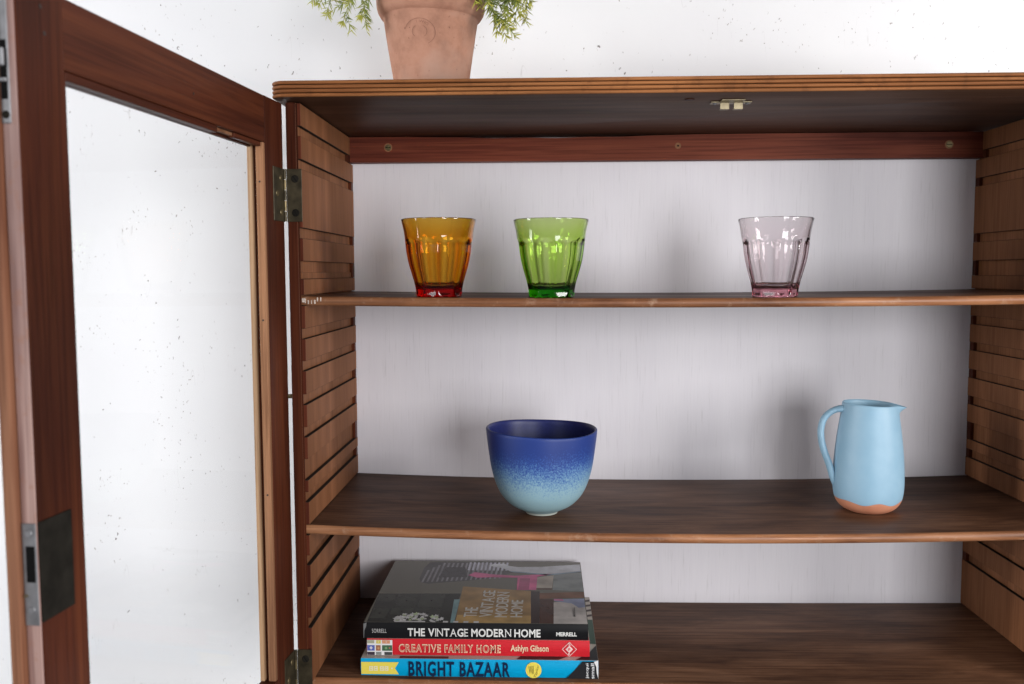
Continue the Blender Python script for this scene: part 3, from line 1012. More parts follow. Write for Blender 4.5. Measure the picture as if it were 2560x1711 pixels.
def jug_fn(ph, r, z, i):
    d = (ph - AZ + math.pi) % (2 * math.pi) - math.pi
    t = max(0.0, min(1.0, (z - 0.1195) / 0.0135))
    s = math.exp(-(d / 0.30) ** 2)
    rr = r * 0.955 + 0.0118 * (t ** 1.6) * s
    zz = z - 0.0035 * t * s + 0.0012 * t * math.cos(d + math.pi)
    return (rr * math.cos(ph), rr * math.sin(ph), zz)


bm = lathe(full, 96, jug_fn)
add('body', bm, 'jug', jug, smooth=60, origin=(0, 0, 0))
hp = smooth_path([(-0.0315, 0, 0.1255), (-0.0400, 0, 0.1248), (-0.0490, 0, 0.1205), (-0.0560, 0, 0.1125), (-0.0592, 0, 0.1005), (-0.0585, 0, 0.0865), (-0.0545, 0, 0.0715), (-0.0495, 0, 0.0585), (-0.0455, 0, 0.0465), (-0.0432, 0, 0.0360), (-0.0415, 0, 0.0270)], 4)
rad = []
for i in range(len(hp)):
    t = i / (len(hp) - 1)
    r = 0.0037 + 0.0012 * math.exp(-(t / 0.08) ** 2) + 0.0007 * t
    if t > 0.85: r *= 1 - (t - 0.85) / 0.15 * 0.75
    rad.append(r)
bm = tube(hp, rad, 16, squash=1.35)
bmesh.ops.translate(bm, verts=bm.verts, vec=(0.0016, 0, 0))
bmesh.ops.rotate(bm, verts=bm.verts, cent=(0, 0, 0), matrix=Matrix.Rotation(AZ * 0.6, 3, 'Z'))
add('handle', bm, 'jug_handle', jug, smooth=True, origin=(0, 0, 0))

# ------------------------------------------------------------------ books
def book(name, x0, x1, y0, y1, z0, z1, label, cover, spine, pages, round_=0.0012, board=0.0022):
    """lies flat, spine towards -Y"""
    b_ = empty(name, ((x0 + x1) / 2, (y0 + y1) / 2, z0))
    tag(b_, label, 'book', 'books stacked on the bottom board')
    h = z1 - z0
    # case: back board, spine, front board as one wrapped cover (profile in y,z swept along x)
    prof = [(y1, z0), (y1, z0 + board), (y0 + 0.004, z0 + board), (y0 + 0.0025, z0 + h / 2), (y0 + 0.004, z1 - board), (y1, z1 - board), (y1, z1), (y0 + round_ * 2, z1)]
    for k in range(1, 6):
        a = k / 6
        prof.append((y0 + round_ * 2 * (1 - math.sin(math.pi * a)) , z1 - h * a))
    prof.append((y0 + round_ * 2, z0))
    n_ = len(prof)
    bm = bmesh.new()
    A = [bm.verts.new((x0, y, z)) for y, z in prof]
    B = [bm.verts.new((x1, y, z)) for y, z in prof]
    for i in range(n_):
        j = (i + 1) % n_
        f = bm.faces.new((A[i], B[i], B[j], A[j]))
        if 7 <= i <= n_ - 2: f.material_index = 1
    fa = bm.faces.new(A[::-1]); fb = bm.faces.new(B)
    bmesh.ops.recalc_face_normals(bm, faces=bm.faces)
    bmesh.ops.triangulate(bm, faces=[fa, fb])
    c_ = add('cover', bm, [cover, spine], b_, smooth=40)
    add('page_block', box(x0 + 0.003, x1 - 0.003, y0 + 0.0042, y1 - 0.003, z0 + board + 0.0001, z1 - board - 0.0001), pages, b_)
    return b_, c_


def pages_mat():
    m, nt, b = new_mat('paper edges')
    v = coords(nt, (3, 3, 2600), True)
    n1 = N(nt, 'ShaderNodeTexNoise'); n1.inputs['Scale'].default_value = 1
    lnk(nt, v, n1.inputs['Vector'])
    r = ramp(nt, [(0.3, (0.50, 0.47, 0.42)), (0.7, (0.74, 0.71, 0.66))])
    lnk(nt, n1.outputs['Fac'], r.inputs[0]); lnk(nt, r.outputs[0], b.inputs['Base Color'])
    b.inputs['Roughness'].default_value = 0.8
    return m


M['pages'] = pages_mat()
ZF = Z0 + sag(0.2, SAG0) + 0.0004      # top of the bottom board under the books


def plane_y(y):
    return lambda u, v, w: (u, y - w, v)


def img(bm_list, name, mat, parent, **kw):
    return add(name, bm_list, mat, parent, **kw)


# --- bottom book: bright blue spine
bx0, bx1, by0, by1, bz0, bz1 = 0.0565, 0.3365, 0.0235, 0.2330, ZF, ZF + 0.0212
b1, c1 = book('book', bx0, bx1, by0, by1, bz0, bz1, 'thick bright blue book at the bottom of the stack, dark navy title', ink('pale printed cover', (0.52, 0.47, 0.42)), ink('sky blue print', (0.0, 0.34, 0.62)), 'pages', round_=0.0010)


def sp1(u, v):           # u,v in photograph crop units of this spine -> metres on the spine
    return (bx0 + (u - 85) / 2170 * (bx1 - bx0), bz0 + (1182 - v) / 152 * (bz1 - bz0))


def spine_panel(parent, name, pts, mat, tf, y, lift):
    bm = bmesh.new()
    q = [tf(*p) for p in pts]
    bm.faces.new([bm.verts.new((x, y - lift, z)) for x, z in q])
    for f in bm.faces:
        if f.normal.y > 0: f.normal_flip()
    return add(name, bm, mat, parent)


def spine_text(parent, name, body, u0, u1, v0, v1, mat, tf, y, lift, bold=0.0, spacing=1.0, pre=None):
    xa, zb = tf(u0, v1); xb, zt = tf(u1, v0)
    bm = fit_text(body, xa, xb, zb, zt, plane_y(y - lift), bold, spacing, pre=pre)
    return add(name, bm, mat, parent)


S1 = by0 - 0.0001
spine_panel(c1, 'yellow_flag', [(90, 1055), (435, 1055), (400, 1108), (435, 1160), (90, 1160)], ink('yellow print', (0.80, 0.66, 0.10)), sp1, S1, 0.0002)
for u in (163, 205, 262, 304):
    spine_panel(c1, 'emblem', [(u, 1090), (u + 36, 1090), (u + 36, 1130), (u, 1130)], ink('cream print', (0.78, 0.72, 0.50)), sp1, S1, 0.0004)
    for vv in (1098, 1114):
        spine_panel(c1, 'emblem', [(u + 12, vv), (u + 25, vv), (u + 25, vv + 8), (u + 12, vv + 8)], ink('yellow print', (0.80, 0.66, 0.10)), sp1, S1, 0.0006)
spine_panel(c1, 'emblem', [(362, 1108), (372, 1098), (382, 1108), (372, 1118)], ink('cream print', (0.78, 0.72, 0.50)), sp1, S1, 0.0004)
spine_text(c1, 'title_lettering', 'BRIGHT BAZAAR', 525, 1452, 1044, 1174, ink('navy print', (0.006, 0.020, 0.060)), sp1, S1, 0.0004, bold=0.028, spacing=1.16)
# round yellow badge with handwriting
cu, cv = 1667, 1110
bm = bmesh.new()
vs_ = []
for k in range(36):
    a = 2 * math.pi * k / 36
    x, z = sp1(cu + 72 * math.cos(a), cv - 69 * math.sin(a))
    vs_.append(bm.verts.new((x, S1 - 0.0003, z)))
f = bm.faces.new(vs_)
if f.normal.y > 0: f.normal_flip()
add('badge', bm, ink('yellow print', (0.80, 0.66, 0.10)), c1)
scr = text_bm('Will', 0.0); spine_text(c1, 'badge_lettering', '', 1622, 1668, 1072, 1142, ink('brown pen print', (0.16, 0.11, 0.02)), sp1, S1, 0.0005, pre=scr)
scr = text_bm('Taylor', 0.0)
bmesh.ops.rotate(scr, verts=scr.verts, cent=(0, 0, 0), matrix=Matrix.Rotation(math.radians(62), 3, 'Z'))
spine_text(c1, 'badge_lettering', '', 1668, 1715, 1064, 1172, ink('brown pen print', (0.16, 0.11, 0.02)), sp1, S1, 0.0005, pre=scr)
spine_panel(c1, 'dark_corner', [(1965, 1181), (2110, 1031), (2253, 1031), (2253, 1181)], ink('charcoal print', (0.018, 0.018, 0.020)), sp1, S1, 0.0002)
spine_panel(c1, 'worn_patch', [(2213, 1031), (2253, 1020), (2254, 1178), (2240, 1130), (2236, 1075)], ink('bare white paper', (0.74, 0.73, 0.72)), sp1, S1, 0.0004)
for body, u0, u1, v0, v1 in (('jacqui', 2140, 2172, 1046, 1176), ('small', 2186, 2218, 1046, 1178)):
    t = text_bm(body, 0.012)
    bmesh.ops.rotate(t, verts=t.verts, cent=(0, 0, 0), matrix=Matrix.Rotation(math.radians(90), 3, 'Z'))
    spine_text(c1, 'publisher_lettering', '', u0, u1, v0, v1, ink('white print', (0.72, 0.72, 0.72)), sp1, S1, 0.0005, pre=t)


# strip of the printed front cover showing behind the book above
def top_panel(parent, name, pts, mat, z, lift):
    bm = bmesh.new()
    bm.faces.new([bm.verts.new((x, y, z + lift)) for x, y in pts])
    for f in bm.faces:
        if f.normal.z < 0: f.normal_flip()
    return add(name, bm, mat, parent)


top_panel(c1, 'cover_print', [(0.102, by0 + 0.003), (0.160, by0 + 0.003), (0.160, by0 + 0.009), (0.102, by0 + 0.009)], ink('umber print', (0.10, 0.055, 0.045)), bz1, 0.0002)
top_panel(c1, 'cover_print', [(0.240, by0 + 0.003), (0.290, by0 + 0.003), (0.300, by0 + 0.012), (0.245, by0 + 0.012)], ink('dark print', (0.05, 0.03, 0.03)), bz1, 0.0002)
top_panel(c1, 'cover_print', [(0.310, by0 + 0.003), (0.3363, by0 + 0.003), (0.3363, by0 + 0.045), (0.326, by0 + 0.022)], ink('charcoal print', (0.018, 0.018, 0.020)), bz1, 0.0003)
top_panel(c1, 'cover_print', [(0.3235, 0.075), (0.3363, 0.072), (0.3363, 0.150), (0.3235, 0.150)], ink('leaf green print', (0.035, 0.085, 0.055)), bz1, 0.0003)
for yy in (0.158, 0.176, 0.194, 0.212):
    top_panel(c1, 'cover_print', [(0.3262, yy), (0.3363, yy + 0.004), (0.3363, yy + 0.011), (0.3262, yy + 0.007)], ink('dark print', (0.05, 0.03, 0.03)), bz1, 0.0003)

# --- middle book: red spine
rx0, rx1, ry0, ry1, rz0, rz1 = 0.0622, 0.3268, 0.0330, 0.2320, bz1 + 0.0005, bz1 + 0.0202
b2, c2 = book('book', rx0, rx1, ry0, ry1, rz0, rz1, 'red book in the middle of the stack with cream title lettering', ink('greige cover print', (0.42, 0.38, 0.34)), ink('red print', (0.60, 0.020, 0.030)), 'pages', round_=0.0010)


def sp2(u, v):
    return (rx0 + (u - 140) / 2040 * (rx1 - rx0), rz0 + (998 - v) / 144 * (rz1 - rz0))


S2 = ry0 - 0.0001
spine_panel(c2, 'picture_block', [(143, 860), (376, 860), (376, 996), (143, 996)], ink('bare white paper', (0.74, 0.73, 0.72)), sp2, S2, 0.0002)
tiles = [(145, 210, 862, 890, (0.36, 0.36, 0.26)), (228, 270, 862, 892, (0.62, 0.50, 0.10)), (282, 355, 862, 892, (0.62, 0.28, 0.16)),
         (145, 213, 906, 956, (0.10, 0.13, 0.40)), (225, 268, 906, 956, (0.34, 0.14, 0.08)), (282, 374, 906, 956, (0.06, 0.13, 0.07)),
         (145, 213, 966, 994, (0.05, 0.035, 0.05)), (225, 275, 966, 994, (0.22, 0.23, 0.22)), (302, 374, 966, 994, (0.06, 0.06, 0.06))]
for u0, u1, v0, v1, c_ in tiles:
    key_ = 'tile print %d %d' % (u0, v0)
    spine_panel(c2, 'picture', [(u0, v0), (u1, v0), (u1, v1), (u0, v1)], ink(key_, c_), sp2, S2, 0.0004)
for (u, v, r_, c_) in ((180, 930, 16, (0.62, 0.60, 0.66)), (248, 876, 9, (0.70, 0.62, 0.30)), (318, 931, 14, (0.20, 0.34, 0.16)), (248, 932, 13, (0.55, 0.30, 0.14)), (320, 876, 10, (0.70, 0.44, 0.34)), (350, 930, 9, (0.42, 0.16, 0.12))):
    spine_panel(c2, 'picture', [(u - r_, v), (u, v - r_), (u + r_, v), (u, v + r_)], ink('motif print %d %d' % (u, v), c_), sp2, S2, 0.0006)
for body, u0, u1 in (('CREATIVE', 435, 822), ('FAMILY', 855, 1118), ('HOME', 1150, 1370)):
    spine_text(c2, 'title_lettering', body, u0, u1, 893, 967, ink('cream title print', (0.80, 0.58, 0.40)), sp2, S2, 0.0003, bold=0.04, spacing=1.2)
    spine_text(c2, 'title_inline', body, u0 + 7, u1 - 9, 902, 960, ink('red inline print', (0.50, 0.05, 0.045)), sp2, S2, 0.0005, bold=-0.012, spacing=1.14)
spine_text(c2, 'author_lettering', 'Ashlyn Gibson', 1460, 1806, 892, 966, ink('cream title print', (0.80, 0.58, 0.40)), sp2, S2, 0.0003, bold=0.022)


def diamond(cu, cv, a, b_, w, name, mat, lift):
    bm = bmesh.new()
    o_ = [(cu - a, cv), (cu, cv - b_), (cu + a, cv), (cu, cv + b_)]
    if w:
        i_ = [(cu - a + w, cv), (cu, cv - b_ + w), (cu + a - w, cv), (cu, cv + b_ - w)]
        O = [bm.verts.new((sp2(*p)[0], S2 - lift, sp2(*p)[1])) for p in o_]
        I = [bm.verts.new((sp2(*p)[0], S2 - lift, sp2(*p)[1])) for p in i_]
        for k in range(4):
            j = (k + 1) % 4
            bm.faces.new((O[k], O[j], I[j], I[k]))
    else:
        bm.faces.new([bm.verts.new((sp2(*p)[0], S2 - lift, sp2(*p)[1])) for p in o_])
    for f in bm.faces:
        if f.normal.y > 0: f.normal_flip()
    add(name, bm, mat, c2)


wp = ink('pinkish white print', (0.80, 0.55, 0.52))
diamond(1995, 926, 68, 66, 7, 'logo_frame', wp, 0.0003)
diamond(1995, 926, 34, 33, 0, 'logo_centre', wp, 0.0003)
spine_text(c2, 'logo_lettering', 'P', 1986, 2004, 915, 938, ink('red print', (0.60, 0.020, 0.030)), sp2, S2, 0.0005, bold=0.02)
spine_text(c2, 'logo_lettering', 'S', 1986, 2006, 872, 893, wp, sp2, S2, 0.0003, bold=0.02)
spine_text(c2, 'logo_lettering', 'R', 1986, 2004, 958, 978, wp, sp2, S2, 0.0003, bold=0.02)
top_panel(c2, 'cover_print', [(0.300, ry0 + 0.0025), (rx1 - 0.001, ry0 + 0.0025), (rx1 - 0.001, ry0 + 0.012), (0.306, ry0 + 0.012)], ink('red print', (0.60, 0.020, 0.030)), rz1, 0.0002)

# --- top book: black spine, photographic jacket
vx0, vx1, vy0, vy1, vz0, vz1 = 0.0585, 0.3250, 0.0335, 0.2640, rz1 + 0.0005, rz1 + 0.0197
b3, c3 = book('book', vx0, vx1, vy0, vy1, vz0, vz1, 'black-spined hardback on top of the stack with a photographic cover', ink('olive grey print', (0.19, 0.182, 0.145), 0.26), ink('black print', (0.010, 0.010, 0.011), 0.3), 'pages', round_=0.0010)


def sp3(u, v):
    return (vx0 + (u - 120) / 2050 * (vx1 - vx0), vz0 + (830 - v) / 135 * (vz1 - vz0))


S3 = vy0 - 0.0001
wh = ink('off white print', (0.72, 0.71, 0.68))
t = mixed_text('THE VINTAGE MODERN HOME', '00000110101' + '0' + '000001' + '0' + '0000', 0.026, 0.0)
spine_text(c3, 'title_lettering', '', 525, 1738, 736, 806, wh, sp3, S3, 0.0003, pre=t)
spine_text(c3, 'author_lettering', 'SORRELL', 198, 331, 744, 779, ink('grey print', (0.46, 0.45, 0.44)), sp3, S3, 0.0003, bold=0.004, spacing=1.08)
spine_text(c3, 'publisher_lettering', 'MERRELL', 1880, 2066, 759, 793, wh, sp3, S3, 0.0003, bold=0.035)
spine_panel(c3, 'worn_patch', [(120, 700), (128, 700), (150, 690), (146, 722), (128, 760), (124, 820), (120, 826)], ink('scuffed print', (0.16, 0.16, 0.16)), sp3, S3, 0.0003)

# jacket picture, in jacket coordinates: u along the spine, v from the spine to the fore edge
KX = lambda u: vx0 + (u - 0.0535) / (0.3265 - 0.0535) * (vx1 - vx0)
KY = lambda v: vy0 + 0.0022 + (v - 0.0525) / (0.3045 - 0.0525) * (vy1 - vy0 - 0.003)


def jacket_ink(col):
    key = 'jacket %.3f %.3f %.3f' % col
    if key not in M:
        M[key] = plain(key, col, 0.26, 0, 0.25, 0.28, 38)
    return M[key]


def jk(name, pts, col, lift):
    col = tuple(min(0.8, c * (1.9 if max(col) > 0.08 else 1.15)) for c in col)
    return top_panel(c3, name, [(KX(u), KY(v)) for u, v in pts], jacket_ink(col), vz1, lift * 0.12)


jk('jacket_picture', [(0.054, 0.158), (0.163, 0.161), (0.160, 0.0530), (0.057, 0.0530)], (0.030, 0.033, 0.026), 0.0002)
# drawer fronts
for u0, u1, v0, v1 in ((0.0575, 0.078, 0.128, 0.155), (0.0815, 0.108, 0.108, 0.155), (0.1115, 0.143, 0.106, 0.157), (0.058, 0.0775, 0.066, 0.102), (0.081, 0.108, 0.078, 0.103), (0.1115, 0.143, 0.074, 0.102)):
    jk('jacket_drawer', [(u0, v0), (u1, v0), (u1, v1), (u0, v1)], (0.046, 0.050, 0.040), 0.0004)
    jk('jacket_knob', [((u0 + u1) / 2 + 0.0016 * math.cos(a), (v0 + v1) / 2 + 0.003 * math.sin(a)) for a in [k * math.pi / 4 for k in range(8)]], (0.018, 0.018, 0.015), 0.0006)
jk('jacket_cushion', [(0.100, 0.222), (0.1005, 0.272), (0.1065, 0.2985), (0.1200, 0.3015), (0.2084, 0.302), (0.2297, 0.2526), (0.200, 0.228), (0.1733, 0.2168), (0.1146, 0.2008), (0.104, 0.207)], (0.070, 0.066, 0.066), 0.0002)
for k in range(17):
    u = 0.1045 + k * 0.0066
    top_v = min(0.297, 0.262 + k * 0.012)
    jk('jacket_stripe', [(u, 0.206 + 0.0012 * k), (u + 0.0026, 0.207 + 0.0012 * k), (u + 0.0034 + 0.002, top_v), (u + 0.0030 - 0.0006, top_v)], (0.17, 0.165, 0.18), 0.0004)
jk('jacket_cushion', [(0.126, 0.228), (0.166, 0.231), (0.160, 0.276), (0.132, 0.276)], (0.050, 0.046, 0.048), 0.0006)
for k in range(10):
    u = 0.164 + k * 0.006
    jk('jacket_stripe', [(u, 0.262), (u + 0.003, 0.262), (u + 0.0035, 0.300), (u + 0.0005, 0.300)], (0.34, 0.34, 0.39), 0.0006)
jk('jacket_panel', [(0.2871, 0.2468), (0.3259, 0.2548), (0.3259, 0.173), (0.2848, 0.1783)], (0.155, 0.17, 0.165), 0.0002)
jk('jacket_arm', [(0.1934, 0.2857), (0.200, 0.293), (0.2152, 0.2955), (0.2225, 0.284), (0.235, 0.2790), (0.270, 0.281), (0.3252, 0.2936), (0.3255, 0.2619), (0.2793, 0.2467), (0.2247, 0.2596), (0.213, 0.2742), (0.203, 0.2775)], (0.36, 0.37, 0.39), 0.0008)
jk('jacket_arm', [(0.2247, 0.2596), (0.2793, 0.2467), (0.3255, 0.2619), (0.3255, 0.2580), (0.2793, 0.2410), (0.2280, 0.2550)], (0.16, 0.21, 0.26), 0.0010)
jk('jacket_panel', [(0.264, 0.2324), (0.287, 0.2422), (0.2842, 0.1867), (0.2628, 0.1862)], (0.27, 0.24, 0.20), 0.0004)
jk('jacket_chair', [(0.1669, 0.2394), (0.1751, 0.2537), (0.200, 0.2440), (0.2332, 0.2386), (0.2871, 0.2492), (0.264, 0.2347), (0.2629, 0.1778), (0.2366, 0.1771), (0.2365, 0.2295), (0.200, 0.2310), (0.18, 0.2282)], (0.42, 0.085, 0.19), 0.0010)
jk('jacket_chair', [(0.2400, 0.2270), (0.2540, 0.2270), (0.2530, 0.1780), (0.2385, 0.1780)], (0.27, 0.055, 0.12), 0.0012)
jk('jacket_box', [(0.1635, 0.1903), (0.2556, 0.1734), (0.2573, 0.0532), (0.165, 0.0532)], (0.22, 0.135, 0.055), 0.0006)
jk('jacket_box', [(0.1655, 0.080), (0.2568, 0.080), (0.2573, 0.0532), (0.165, 0.0532)], (0.30, 0.19, 0.07), 0.0008)
jk('jacket_beam', [(0.2556, 0.1734), (0.2673, 0.1716), (0.2678, 0.0532), (0.2573, 0.0532)], (0.045, 0.026, 0.022), 0.0006)
jk('jacket_beam', [(0.2673, 0.1655), (0.3262, 0.1718), (0.3260, 0.1487), (0.2674, 0.1425)], (0.12, 0.055, 0.028), 0.0006)
jk('jacket_beam', [(0.2628, 0.185), (0.2842, 0.185), (0.2842, 0.180), (0.2628, 0.180)], (0.10, 0.055, 0.03), 0.0008)
jk('jacket_beam', [(0.2674, 0.1425), (0.2858, 0.1418), (0.2848, 0.0532), (0.2678, 0.0532)], (0.075, 0.030, 0.018), 0.0008)
jk('jacket_floor', [(0.2857, 0.1301), (0.3255, 0.135), (0.3258, 0.0532), (0.2848, 0.0532)], (0.30, 0.275, 0.26), 0.0004)
jk('jacket_cloth', [(0.2990, 0.1425), (0.3255, 0.1447), (0.3255, 0.1121), (0.3172, 0.1101), (0.309, 0.126), (0.286, 0.134), (0.286, 0.1425)], (0.17, 0.19, 0.28), 0.0006)
jk('jacket_cloth', [(0.286, 0.1425), (0.297, 0.1425), (0.299, 0.1350), (0.286, 0.1365)], (0.36, 0.12, 0.22), 0.0008)
jk('jacket_chair', [(0.1562, 0.1367), (0.1639, 0.1381), (0.1637, 0.0532), (0.1591, 0.0532)], (0.13, 0.21, 0.22), 0.0010)
# daisies
rf = random.Random(11)
for k in range(84):
    u = rf.uniform(0.090, 0.128) if k < 62 else rf.uniform(0.132, 0.148)
    v = rf.uniform(0.054, 0.083) if k < 62 else rf.uniform(0.054, 0.075)
    r_ = rf.uniform(0.0022, 0.0042)
    cc = rf.choice([(0.62, 0.62, 0.52), (0.50, 0.52, 0.42), (0.30, 0.36, 0.22), (0.68, 0.66, 0.60)])
    pts = []
    for j in range(10):
        a = j * math.pi / 5
        q = r_ * (1 if j % 2 else 0.5)
        pts.append((u + q * math.cos(a), max(0.0532, v + 1.6 * q * math.sin(a))))
    jk('jacket_flower', pts, cc, 0.0012 + 0.00002 * k)
jk('jacket_bowl', [(0.091, 0.0575), (0.128, 0.0575), (0.1285, 0.0532), (0.091, 0.0532)], (0.62, 0.62, 0.58), 0.0023)
for k in range(4):
    u = 0.150 + k * 0.0125
    jk('jacket_bowl', [(u, 0.0585), (u + 0.0062, 0.0585), (u + 0.0062, 0.0532), (u, 0.0532)], (0.55, 0.56, 0.54), 0.0014)
# title on the jacket, reading up from the spine
for body, ser, q in (('THE', '000', (0.1735, 0.1895, 0.0725, 0.1067)), ('VINTAGE', '0110101', (0.1925, 0.2085, 0.0729, 0.1728)), ('MODERN', '000001', (0.2115, 0.2275, 0.0727, 0.1683)), ('HOME', '0000', (0.2312, 0.2462, 0.0732, 0.1359))):
    u0, u1, v0, v1 = q
    t = mixed_text(body, ser, 0.0, 0.0)
    bmesh.ops.rotate(t, verts=t.verts, cent=(0, 0, 0), matrix=Matrix.Rotation(math.radians(90), 3, 'Z'))
    bm = fit_text('', KX(u0), KX(u1), KY(v0), KY(v1), lambda a, c, w: (a, c, vz1 + 0.00034 + w * 0.3), pre=t)
    add('jacket_lettering', bm, ink('title print', (0.80, 0.77, 0.72)), c3)
    t = mixed_text(body, ser, 0.0, 0.0)
    bmesh.ops.rotate(t, verts=t.verts, cent=(0, 0, 0), matrix=Matrix.Rotation(math.radians(90), 3, 'Z'))
    bm = fit_text('', KX(u0) + 0.0004, KX(u1) + 0.0004, KY(v0) + 0.0005, KY(v1) + 0.0005, lambda a, c, w: (a, c, vz1 + 0.00042 + w * 0.3), pre=t)
    add('jacket_lettering', bm, ink('title print', (0.80, 0.77, 0.72)), c3)
t = text_bm('MERRELL', 0.01)
bmesh.ops.rotate(t, verts=t.verts, cent=(0, 0, 0), matrix=Matrix.Rotation(math.radians(90), 3, 'Z'))
add('jacket_lettering', fit_text('', KX(0.3092), KX(0.3122), KY(0.0774), KY(0.11), lambda a, c, w: (a, c, vz1 + 0.00030 + w * 0.3), pre=t), ink('small dark print', (0.07, 0.07, 0.07)), c3)

# ------------------------------------------------------------------ potted fern on top of the cabinet
PX, PY, PZ = 0.1360, 0.120, ZT + TT + 0.0003
plant = empty('potted_fern', (PX, PY, PZ))
tag(plant, 'weathered terracotta pot of needle-leaved fern standing on the cabinet top', 'plant')
FR[plant] = Vector((0, 0, 0))
pk = [(0.0, 0.0), (0.0415, 0.0), (0.0428, 0.0015), (0.0468, 0.033), (0.0520, 0.066), (0.0564, 0.0955), (0.0572, 0.0995), (0.0578, 0.1000), (0.0604, 0.1012), (0.0636, 0.1065), (0.0650, 0.1110), (0.0660, 0.124), (0.0668, 0.1345), (0.0660, 0.1372), (0.0640, 0.1380), (0.0615, 0.1370), (0.0600, 0.1330), (0.0570, 0.118), (0.054, 0.112), (0.0, 0.112)]


def pot_fn(ph, r, z, i):
    w = 1 + 0.006 * math.sin(2 * ph + 1.0) + 0.003 * math.sin(5 * ph + z * 60)
    dz = 0.0012 * math.sin(ph * 2 + 0.4) * (z / 0.13) - 0.003 * math.cos(ph) * max(0.0, (z - 0.09) / 0.045)
    return (r * w * math.cos(ph), r * w * math.sin(ph), z + dz)


pkd = []
for (a, b_) in zip(pk, pk[1:]):
    nn = 6 if b_[1] - a[1] > 0.015 else 1
    for k in range(nn):
        t = k / nn
        pkd.append((a[0] + (b_[0] - a[0]) * t, a[1] + (b_[1] - a[1]) * t))
pkd.append(pk[-1])
pm = [1 if (i >= len(pkd) - 2) else 0 for i in range(len(pkd) - 1)]
pot = add('pot', lathe(pkd, 96, pot_fn, pm), ['terracotta', 'soil'], plant, smooth=50, origin=(0, 0, 0))


# impressed maker's stamp: two rings and faint letters, laid on the curved front
def on_pot(s, zz, lift=0.00025):
    r0 = 0.0468 + (zz - 0.033) / (0.096 - 0.033) * (0.0570 - 0.0468)
    ph = -math.pi / 2 - 0.13 + s / r0
    x, y, z = pot_fn(ph, r0 + lift, zz, 0)
    return (x, y, z)


def ring_on_pot(rad_, w, cz, squ=1.0, a0=0, a1=360):
    bm = bmesh.new()
    n_ = 48
    A, B = [], []
    for k in range(n_ + 1):
        a = math.radians(a0 + (a1 - a0) * k / n_)
        A.append(bm.verts.new(on_pot((rad_ - w / 2) * math.cos(a), cz + (rad_ - w / 2) * math.sin(a) * squ)))
        B.append(bm.verts.new(on_pot((rad_ + w / 2) * math.cos(a), cz + (rad_ + w / 2) * math.sin(a) * squ)))
    for k in range(n_):
        bm.faces.new((A[k], B[k], B[k + 1], A[k + 1]))
    return bm


SZ = 0.0735
add('stamp_ring', ring_on_pot(0.0185, 0.0006, SZ, 0.8, -60, 165), 'terracotta_mark', pot, smooth=True)
add('stamp_ring', ring_on_pot(0.0088, 0.0006, SZ + 0.0005, 0.8, -50, 60), 'terracotta_mark', pot, smooth=True)
add('stamp_ring', ring_on_pot(0.0088, 0.0006, SZ + 0.0005, 0.8, 120, 230), 'terracotta_mark', pot, smooth=True)
for k, a in enumerate((100, 82, 66, 50)):
    ca, sa = math.cos(math.radians(a)), math.sin(math.radians(a))
    t = text_bm('IWHO'[k], -0.012)
    for v in t.verts:
        lx, ly = (v.co.x - 0.3) * 0.0050, (v.co.y - 0.35) * 0.0050
        rx, ry = lx * sa + ly * ca, -lx * ca + ly * sa
        v.co = Vector(on_pot(0.0138 * ca + rx, SZ + (0.0138 * sa + ry) * 0.85))
    add('stamp_letter', t, 'terracotta_mark', pot)

# fern sprigs: arching stems with needles in tufts
rp = random.Random(21)


